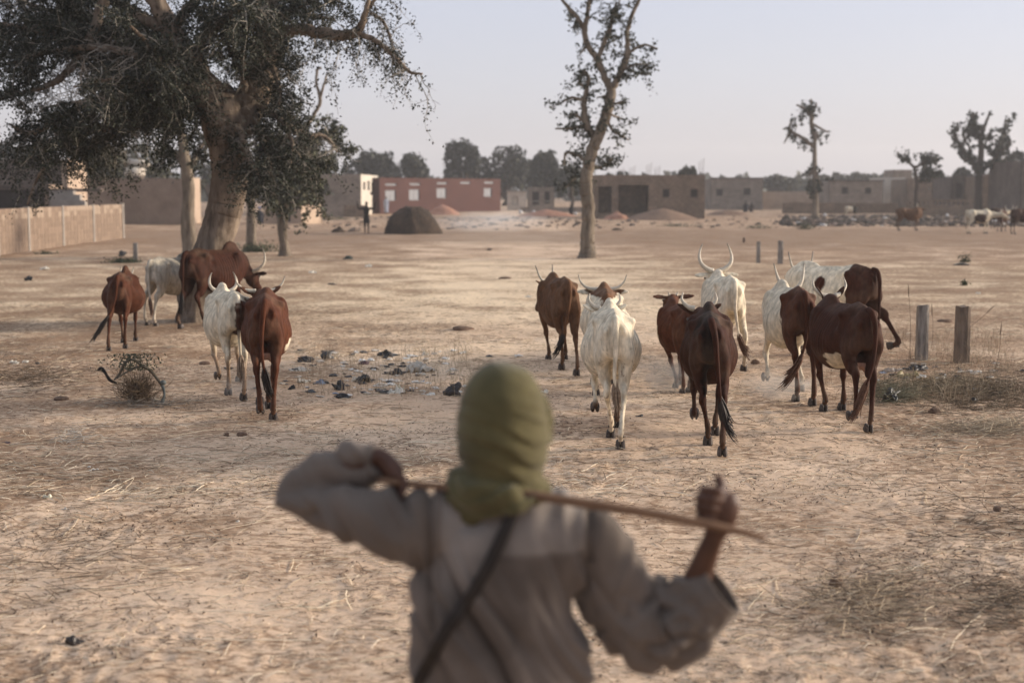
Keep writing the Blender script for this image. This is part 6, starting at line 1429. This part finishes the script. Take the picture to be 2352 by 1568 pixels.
def build_herder():
    o3 = gp(1176, 1400)*0+np.array([0, 4.0, 0])
    root = thing('person', 'herder seen from behind in olive head wrap and grey robe, arms hooked over a stick', 'person', tuple(o3))
    def loc(P): return np.asarray(P, float)-o3
    # ---- skin: one continuous figure
    g = Geo()
    hc = hm(1152, 950)
    g.add(*ellipsoid(loc(hc+np.array([.0, .01, .02])), (.082, .10, .115), 20, 14))
    g.add(*ellipsoid(loc(hc+np.array([.01, .035, -.055])), (.062, .078, .085), 16, 12))        # jaw
    g.add(*tube([loc(hc+np.array([.022, .125, .02])), loc(hc+np.array([.026, .15, -.02])), loc(hc+np.array([.024, .125, -.035]))], [.010, .019, .014], nseg=8))   # nose
    for sx in (-1, 1):
        g.add(*ellipsoid(loc(hc+np.array([.018+sx*.03, .105, .025])), (.020, .014, .012), 8, 6))
        g.add(*ellipsoid(loc(hc+np.array([sx*.086, .01, -.005])), (.012, .026, .034), 8, 6))
    g.add(*ellipsoid(loc(hc+np.array([.02, .108, -.065])), (.026, .012, .011), 8, 6))
    g.add(*tube([loc(hm(1156, 1010, .01)), loc(hm(1162, 1110, 0)), loc(hm(1170, 1160, 0))], [.062, .06, .08], nseg=14))
    g.add(*tube([loc(hm(1172, 1150)), loc(hm(1175, 1210)), loc(hm(1168, 1320)), loc(hm(1160, 1480)), loc(hm(1165, 1650)), loc(hm(1165, 1760))], [.09, .175, .18, .15, .155, .14], [.07, .10, .115, .10, .11, .10], nseg=20, n=20))
    for sx in (-1, 1):      # legs and feet
        hx = hm(1165, 1700)[0]+sx*.09; y = 4.0
        g.add(*tube([loc((hx, y, .92)), loc((hx+sx*.02, y+.01, .5)), loc((hx+sx*.03, y-.02, .30)), loc((hx+sx*.03, y-.02, .08))], [.09, .058, .055, .035], nseg=12, n=14))
        g.add(*tube([loc((hx+sx*.03, y-.06, .04)), loc((hx+sx*.035, y+.05, .04)), loc((hx+sx*.045, y+.17, .022))], [.034, .043, .034], [.035, .032, .018], nseg=12, n=9))
    # left arm: out to the elbow, forearm back over the stick
    g.add(*tube([loc(hm(1020, 1190)), loc(hm(850, 1180, .03)), loc(hm(700, 1146, .085)), loc(hm(750, 1092, .115)), loc(hm(862, 1048, .10))], [.06, .052, .042, .042, .030], nseg=12, n=26))
    g.add(*tube([loc(hm(862, 1048, .10)), loc(hm(882, 1058, .08)), loc(hm(905, 1085, .05)), loc(hm(914, 1100, .035))], [.030, .036, .042, .036], [.024, .02, .022, .018], nseg=12, n=10, side=(.5, -.5, .7)))
    for k in range(4):
        dx = (-14, 0, 13, 25)[k]; dyy = (.075, .05, .025, .0)[k]; ln = (.85, 1, .95, .75)[k]
        b0 = hm(897+dx*.8, 1090-abs(k-1)*2, dyy)
        P = [b0, b0+np.array([.018, -.012, -.022])*ln, b0+np.array([.028, -.035, -.045])*ln, b0+np.array([.018, -.05, -.07])*ln]
        g.add(*tube([loc(p) for p in P], [.0105, .010, .0092, .0075], nseg=8, n=9))
    tb = hm(880, 1066, .12)
    g.add(*tube([loc(tb), loc(tb+np.array([.03, .01, -.02])), loc(tb+np.array([.055, -.0, -.045]))], [.013, .012, .009], nseg=8, n=7))
    # right arm
    g.add(*tube([loc(hm(1350, 1210)), loc(hm(1440, 1340, .02)), loc(hm(1515, 1455, .04)), loc(hm(1585, 1360, .0)), loc(hm(1640, 1232, -.05))], [.06, .052, .045, .043, .030], [.06, .055, .045, .040, .026], nseg=14, n=28))
    g.add(*tube([loc(hm(1640, 1232, -.05)), loc(hm(1656, 1195, -.055)), loc(hm(1664, 1160, -.055)), loc(hm(1664, 1132, -.05))], [.030, .043, .046, .036], [.026, .028, .027, .022], nseg=14, n=12))
    for k in range(4):      # four fingers closed round the stick
        z0 = hm(1652+(8, 2, -3, -10)[k], 1128+k*21, -.075)
        ln = (1., 1.08, 1.0, .8)[k]
        P = [z0+np.array([.0, 0, 0]), z0+np.array([-.026, -.012, .006])*ln, z0+np.array([-.052, .012, .004])*ln, z0+np.array([-.050, .046, -.002])*ln, z0+np.array([-.022, .055, -.004])*ln]
        g.add(*tube([loc(p) for p in P], [.012, .0118, .0112, .0100, .0085], nseg=8, n=13))
    i0 = hm(1658, 1128, -.05)
    g.add(*tube([loc(i0), loc(i0+np.array([-.004, .01, .024])), loc(i0+np.array([-.014, .018, .042]))], [.018, .016, .012], nseg=8, n=8))     # thumb
    me = remesh(g, .0065, 3, .5)
    V = get_co(me); C = np.tile(SKIN, (len(V), 1))*(1+.25*fbm(V[:, 0]*20, V[:, 1]*20, V[:, 2]*20, 3)[:, None])
    set_col(me, C); me.materials.append(M_SKIN)
    link('body', me, root)
    # ---- robe
    g = Geo()
    T = [(1165, 1128, .070, .075), (1172, 1150, .125, .095), (1180, 1178, .185, .115), (1182, 1215, .222, .13), (1170, 1290, .235, .138), (1152, 1360, .238, .142), (1148, 1430, .243, .145), (1154, 1500, .241, .15), (1160, 1580, .242, .155)]
    P = [loc(hm(a, b)) for a, b, _, _ in T]; R = [t[2] for t in T]; R2 = [t[3] for t in T]
    x0 = P[-1][0]
    for z, r, r2 in ((.80, .25, .17), (.6, .275, .19), (.42, .295, .21), (.26, .31, .225)):
        P.append(np.array([x0, 0, z])); R.append(r); R2.append(r2)
    g.add(*tube(P, R, R2, nseg=48, n=80, power=2.3))
    # left sleeve, upper arm then forearm
    g.add(*tube([loc(hm(1080, 1205)), loc(hm(990, 1210, .0)), loc(hm(900, 1200, .01)), loc(hm(800, 1180, .03)), loc(hm(715, 1158, .055)), loc(hm(636, 1147, .08))], [.10, .112, .098, .074, .050, .018], [.09, .10, .092, .078, .060, .030], nseg=26, n=34, side=(0, 0, 1)))
    g.add(*tube([loc(hm(638, 1145, .082)), loc(hm(684, 1114, .11)), loc(hm(760, 1080, .125)), loc(hm(835, 1066, .115)), loc(hm(872, 1062, .10))], [.020, .052, .062, .062, .056], [.030, .056, .060, .058, .052], nseg=24, n=24, side=(0, 0, 1)))
    # stub of the right sleeve
    g.add(*tube([loc(hm(1285, 1215)), loc(hm(1350, 1235)), loc(hm(1402, 1310, .01)), loc(hm(1440, 1372, .02))],
                [.09, .098, .092, .075], [.09, .10, .095, .075], nseg=28, n=26, side=(.6, 0, .8)))
    me = remesh(g, .0085, 6, .5)
    V = get_co(me); N = get_no(me); x, y, z = V.T
    # folds
    u = x*math.cos(.42)+z*math.sin(.42)*1.0; v = -x*math.sin(.42)+z*math.cos(.42)
    wz = fbm(x*3, z*2.2, y*2, 9, 2)*.06
    def ridge(a): return 1-2*np.abs(a)
    tor = (sstep(-.33, -.26, x-loc(hm(1160, 1300))[0]))*(1-sstep(.22, .27, x-loc(hm(1160, 1300))[0]))
    low = sstep(1.52, 1.15, z)
    f1 = (ridge(vnoise((u+wz)*13, v*1.1, y*1.5, 21))*.042+ridge(vnoise((u+wz)*27, v*2.2, y*2, 22))*.014)*low
    n1 = vnoise((u+wz)*9, v*.8, y*1.2, 25); n2 = vnoise((u+wz*1.5)*17+3, v*1.5, y*1.5, 26)
    f1 = f1*.7-(.034*np.exp(-(n1/.16)**2)+.018*np.exp(-(n2/.18)**2))*sstep(1.50, 1.25, z)
    up = (1-low)*ridge(vnoise((x+wz)*16, z*2, y*2, 23))*.010
    d = (f1+up)*tor
    # seams of the armholes and the edge of the yoke
    xl = loc(hm(1000, 1200))[0]; xr = loc(hm(1352, 1230))[0]
    zsh = loc(hm(1176, 1140))[2]
    xs = xl-.012+.10*np.clip(zsh-.12-z, 0, .3)**1.0*sstep(.0, .2, zsh-.15-z)
    d += -.026*np.exp(-((x-xs)/.011)**2)*sstep(1.05, 1.2, z)+.010*np.exp(-((x-xs-.024)/.012)**2)*sstep(1.1, 1.2, z)
    d += -.020*np.exp(-((x-xr)/.012)**2)*(z > 1.2)*(z < 1.5)
    # sleeves: folds gathering at elbow and running round the arm
    la = sstep(xl-.02, xl-.10, x)*(.25+.75*sstep(loc(hm(640, 1150))[0], loc(hm(740, 1150))[0], x))
    pl = (x*.75+z*.66)
    d += la*(ridge(vnoise(pl*22+wz*20, (z-x)*3.2, y*4, 31))*.014+ridge(vnoise(pl*40, (z-x)*6, y*7, 35))*.005)
    n3 = vnoise(pl*15+wz*10, (z-x)*2.2, y*3, 36); d += -la*.022*np.exp(-(n3/.17)**2)
    ra = sstep(xr+.01, xr+.08, x)
    pr = (x*.80-z*.55)
    d += ra*(ridge(vnoise((x*.35+z*.9)*5+wz*10, (x-z*.3)*19, y*5, 33))*.014)
    V = V+N*d[:, None]
    put_co(me, V)
    x, y, z = V.T
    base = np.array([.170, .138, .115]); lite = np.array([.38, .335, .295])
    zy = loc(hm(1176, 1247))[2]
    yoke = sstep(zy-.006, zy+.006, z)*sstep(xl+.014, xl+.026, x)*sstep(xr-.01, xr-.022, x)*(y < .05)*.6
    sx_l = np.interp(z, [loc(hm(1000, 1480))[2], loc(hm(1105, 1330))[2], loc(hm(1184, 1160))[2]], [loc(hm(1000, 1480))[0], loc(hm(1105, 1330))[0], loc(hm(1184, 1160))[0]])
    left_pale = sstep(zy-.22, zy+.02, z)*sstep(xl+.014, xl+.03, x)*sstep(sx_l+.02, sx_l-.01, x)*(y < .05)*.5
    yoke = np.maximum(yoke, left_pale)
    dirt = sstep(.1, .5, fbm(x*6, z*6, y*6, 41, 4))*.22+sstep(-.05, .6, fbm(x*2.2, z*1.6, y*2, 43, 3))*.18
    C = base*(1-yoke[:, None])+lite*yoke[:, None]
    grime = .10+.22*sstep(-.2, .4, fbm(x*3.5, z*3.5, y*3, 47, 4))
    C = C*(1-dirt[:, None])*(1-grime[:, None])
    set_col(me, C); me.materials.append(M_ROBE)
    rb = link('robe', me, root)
    # right sleeve, wide, open at the cuff
    SP = [(1368, 1262, .01, .092, .085), (1396, 1330, .015, .108, .095), (1438, 1392, .02, .114, .095), (1490, 1432, .018, .124, .092), (1545, 1428, .01, .118, .092), (1590, 1400, -.008, .102, .088), (1630, 1374, -.02, .088, .082), (1660, 1353, -.028, .081, .078)]
    k = 70; ns = 64
    Vs, Qs, _ = tube([loc(hm(a, b, c)) for a, b, c, _, _ in SP], [q[3] for q in SP], [q[4] for q in SP], nseg=ns, n=k, side=(.6, 0, .8), caps=False)
    G = Vs.reshape(k, ns, 3); ctr = G.mean(1, keepdims=True); nr = G-ctr; nr /= np.linalg.norm(nr, axis=2, keepdims=True)
    tt = np.linspace(0, 1, k)[:, None]*np.ones(ns); aa = np.arange(ns)[None, :]*2*math.pi/ns*np.ones((k, 1))
    cx_, sx_ = np.cos(aa), np.sin(aa)
    amp = .6+.8*np.exp(-((tt-.5)/.25)**2)
    n4 = vnoise(tt*9+cx_*1.0+1, cx_*1.8, sx_*1.8, 75)
    n5 = vnoise(tt*14+sx_*1.6, cx_*2.2, sx_*2.2, 78)
    amp = amp*(1-.85*sstep(.72, .95, tt))
    dd = -(.019*np.exp(-(n4/.18)**2)+.005*np.exp(-(n5/.2)**2))*amp+(ridge(vnoise(tt*7+cx_*1.2, cx_*1.5, sx_*1.5, 71))*.013+ridge(vnoise(tt*15+sx_*1.5, cx_*2.6, sx_*2.6, 72))*.007)*amp
    G1 = G+nr*dd[..., None]; G2 = G1-nr*.005
    Vs = np.concatenate([G1.reshape(-1, 3), G2.reshape(-1, 3)]); n0 = k*ns
    jj = np.arange(ns); e = (k-1)*ns
    rim = np.stack([e+jj, e+(jj+1) % ns, n0+e+(jj+1) % ns, n0+e+jj], -1)
    gs = Geo().add(Vs, np.vstack([Qs, Qs[:, ::-1]+n0, rim]))
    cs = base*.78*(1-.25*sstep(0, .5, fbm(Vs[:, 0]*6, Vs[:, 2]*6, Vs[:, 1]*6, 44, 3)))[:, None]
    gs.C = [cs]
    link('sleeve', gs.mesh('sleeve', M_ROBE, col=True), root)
    # ---- head wrap
    g = Geo()
    S = [(1160, 833, .028), (1159, 842, .058), (1158, 858, .082), (1156, 885, .104), (1154, 925, .119), (1154, 970, .1245), (1156, 1020, .1245), (1158, 1055, .116), (1160, 1085, .106), (1160, 1110, .104)]
    g.add(*tube([loc(hm(a, b)) for a, b, _ in S], [s[2] for s in S], [s[2]*1.12 for s in S], nseg=40, n=44))
    S = [(1158, 1075, .088), (1154, 1100, .128), (1148, 1122, .146), (1146, 1140, .145), (1152, 1158, .118), (1160, 1172, .075)]
    g.add(*tube([loc(hm(a, b, .0)) for a, b, _ in S], [s[2] for s in S], [s[2]*.98 for s in S], nseg=40, n=20))
    g.add(*tube([loc(hm(1150, 1135, -.13)), loc(hm(1180, 1150, -.135)), loc(hm(1212, 1160, -.115))], [.022, .026, .016], nseg=12, n=8))
    g.add(*tube([loc(hm(1235, 900, .03)), loc(hm(1249, 940, .02)), loc(hm(1248, 1000, .02)), loc(hm(1236, 1040, .03))], [.012, .022, .022, .012], nseg=10, n=12))
    me = remesh(g, .007, 4, .5)
    V = get_co(me); N = get_no(me); x, y, z = V.T
    cx = loc(hm(1156, 960))[0]; an = np.arctan2(y, x-cx)
    zc = z+.050*np.sin(an*1.0+.9)+.006*fbm(x*5, y*5, z*2, 51, 2)
    zn = loc(hm(1156, 1095))[2]
    coll = sstep(zn+.03, zn-.02, z)
    crn = sstep(loc(hm(1156, 900))[2]+.03, loc(hm(1156, 900))[2]-.03, z)
    zt2 = zc*17+.55*vnoise(an*1.1, z*3, None, 58); saw = zt2-np.floor(zt2)
    zl = sstep(loc(hm(1156, 960))[2]+.03, loc(hm(1156, 960))[2]-.02, z)
    saw = np.minimum(saw*1.12, (1-saw)*9)
    d = (1-coll)*(.0075*zl+.0025*crn)*(1-saw)+(1-coll)*(.0018*crn+.0004)*ridge(vnoise(zc*24, an*.4, None, 52))+(1-coll)*(.0016*crn+.0004)*ridge(vnoise(zc*60, an*.8, None, 53))
    z3 = (z+.16*(x-cx)+.03*np.sin(an*2))*26+.6*vnoise(an*1.3, z*4, None, 59); s3 = z3-np.floor(z3); d += coll*.013*np.minimum(s3*1.1, (1-s3)*7)
    d += coll*(.007*ridge(vnoise((z+.10*(x-cx)+.02*np.sin(an*3))*30, an*.9, None, 54))+.005*ridge(vnoise(z*70+x*20, an*2, None, 55)))
    V = V+N*d[:, None]; put_co(me, V)
    C = np.array([.092, .079, .036])*(1+.22*fbm(x*14, y*14, z*22, 57)[:, None])
    tp = sstep(loc(hm(1156, 960))[2], loc(hm(1156, 850))[2], z)[:, None]
    set_col(me, np.clip(C, 0, 1)); me.materials.append(M_SCARF)
    link('head_wrap', me, root, label='olive green cloth head wrap wound down to the neck')
    # ---- strap of a shoulder bag over the back
    bpy.context.view_layer.update()
    tree = mathutils.bvhtree.BVHTree.FromPolygons([tuple(v) for v in get_co(rb.data)], [tuple(p.vertices) for p in rb.data.polygons])
    pts = []
    for px, py in catmull([(1196, 1135), (1184, 1160), (1105, 1330), (1020, 1452), (971, 1544), (945, 1600)], 44):
        dr = mathutils.Vector(ray(px, py)).normalized(); h = tree.ray_cast(mathutils.Vector(loc((0, 0, CAMH))), dr)
        if h[0] is not None: pts.append(np.array(h[0])-np.array(dr)*.007)
    pts = np.array(pts)
    k = np.ones(5)/5
    for c in range(3): pts[2:-2, c] = np.convolve(pts[:, c], k, 'valid')
    yy = pts[:, 1].copy()
    for i in range(len(pts)): pts[i, 1] = yy[max(0, i-2):i+3].min()-.004
    pts = np.vstack([pts, pts[-1]+np.array([-.012, .03, -.03]), pts[-1]+np.array([-.005, .12, -.08]), pts[-1]+np.array([.06, .24, -.05])])
    V, Q, T3 = tube(pts, .0175, .0035, nseg=10, side=(.9, 0, -.4), power=4)
    g = Geo().add(V, Q, T3)
    link('shoulder_strap', g.mesh('shoulder_strap', M_STRAP), root, label='dark strap crossing the back')
    # ---- stick
    P = [hm(868, 1102, .02), hm(930, 1110, .0), hm(1040, 1119, -.06), hm(1150, 1128, -.095), hm(1240, 1139, -.115), hm(1400, 1163, -.125), hm(1600, 1198, -.10), hm(1700, 1221, -.09), hm(1756, 1236, -.08)]
    V, Q, T3 = tube(P, [.009, .010, .011, .012, .0135, .0145, .0130, .0115, .009], nseg=12, n=60)
    N3 = fbm(V[:, 0]*12, V[:, 2]*12, V[:, 1]*12, 61)
    me = Geo().add(V+np.outer(N3, (0, 0, .0035)), Q, T3).mesh('stick', M_STICK)
    link('stick', me, label='long pale wooden stick resting behind the neck of the herder', category='stick')
build_herder()
# ---------------------------------------------------------------- dusty air, dust and smoke
def vol_mat(name, dens, col=(.95, .9, .85), noise=None, aniso=.2, radial=None):
    m = bpy.data.materials.new(name); m.use_nodes = True; nt = m.node_tree
    for n in list(nt.nodes):
        if n.type != 'OUTPUT_MATERIAL': nt.nodes.remove(n)
    v = nt.nodes.new('ShaderNodeVolumePrincipled'); v.inputs['Color'].default_value = (*col, 1); v.inputs['Density'].default_value = dens; v.inputs['Anisotropy'].default_value = aniso
    nt.links.new(v.outputs[0], nt.nodes['Material Output'].inputs['Volume'])
    if noise:
        tc = nd(nt, 'ShaderNodeTexCoord'); ln = nd(nt, 'ShaderNodeVectorMath', operation='LENGTH'); nt.links.new(tc.outputs['Object'], ln.inputs[0])
        mr = nd(nt, 'ShaderNodeMapRange'); nt.links.new(ln.outputs['Value'], mr.inputs[0]); mr.inputs[1].default_value = 1; mr.inputs[2].default_value = .1; mr.inputs[3].default_value = 0; mr.inputs[4].default_value = 1
        n = noise_node(nt, noise, 4, .6); r = ramp(nt, n.outputs[0], [(.4, (0,)*3), (.7, (1,)*3)])
        a = nd(nt, 'ShaderNodeMath', operation='MULTIPLY'); nt.links.new(mr.outputs[0], a.inputs[0]); nt.links.new(r.outputs[0], a.inputs[1])
        b = nd(nt, 'ShaderNodeMath', operation='MULTIPLY'); nt.links.new(a.outputs[0], b.inputs[0]); b.inputs[1].default_value = dens; nt.links.new(b.outputs[0], v.inputs['Density'])
    return m
V, Q = box((0, 0, 0), (1960, 1960, 32)); V = V+np.array([0, 0, 15])
link('haze', np_mesh('haze', V, Q, False, vol_mat('haze', .00065, (.95, .93, .92))), kind='stuff', label='pale dusty haze lying over the whole plain')
def puff(label, px, py, w, h, dens, nm='dust', D=None, col=(1, .94, .86), noise=2.5):
    c = gp(px, py) if D is None else np.array([colX(px, D), D, 0]); s = c[1]/FPX
    V, Q, T = ellipsoid((0, 0, 0), (1, 1, 1), 24, 14)
    me = np_mesh(nm, V, [Q, T], True, vol_mat(nm, dens, col, noise))
    o = link(nm, me, None, (c[0], c[1]+.2, h*s*.42), label=label, kind='stuff'); o.scale = (w/2*s, max(w/2*s*.7, .3), h/2*s)
puff('dust raised by the hooves of the brown-rumped cow', 1800, 925, 210, 85, 6.)
puff('dust raised behind the young brown animal', 1540, 905, 200, 90, 7.)
puff('dust at the hooves of the white cow with the brown haunch', 560, 918, 150, 60, 6.)
puff('pale smoke drifting low beside the dark dome-shaped heap', 1120, 524, 320, 60, .55, 'smoke', 80, (.95, .94, .93), 1.5)
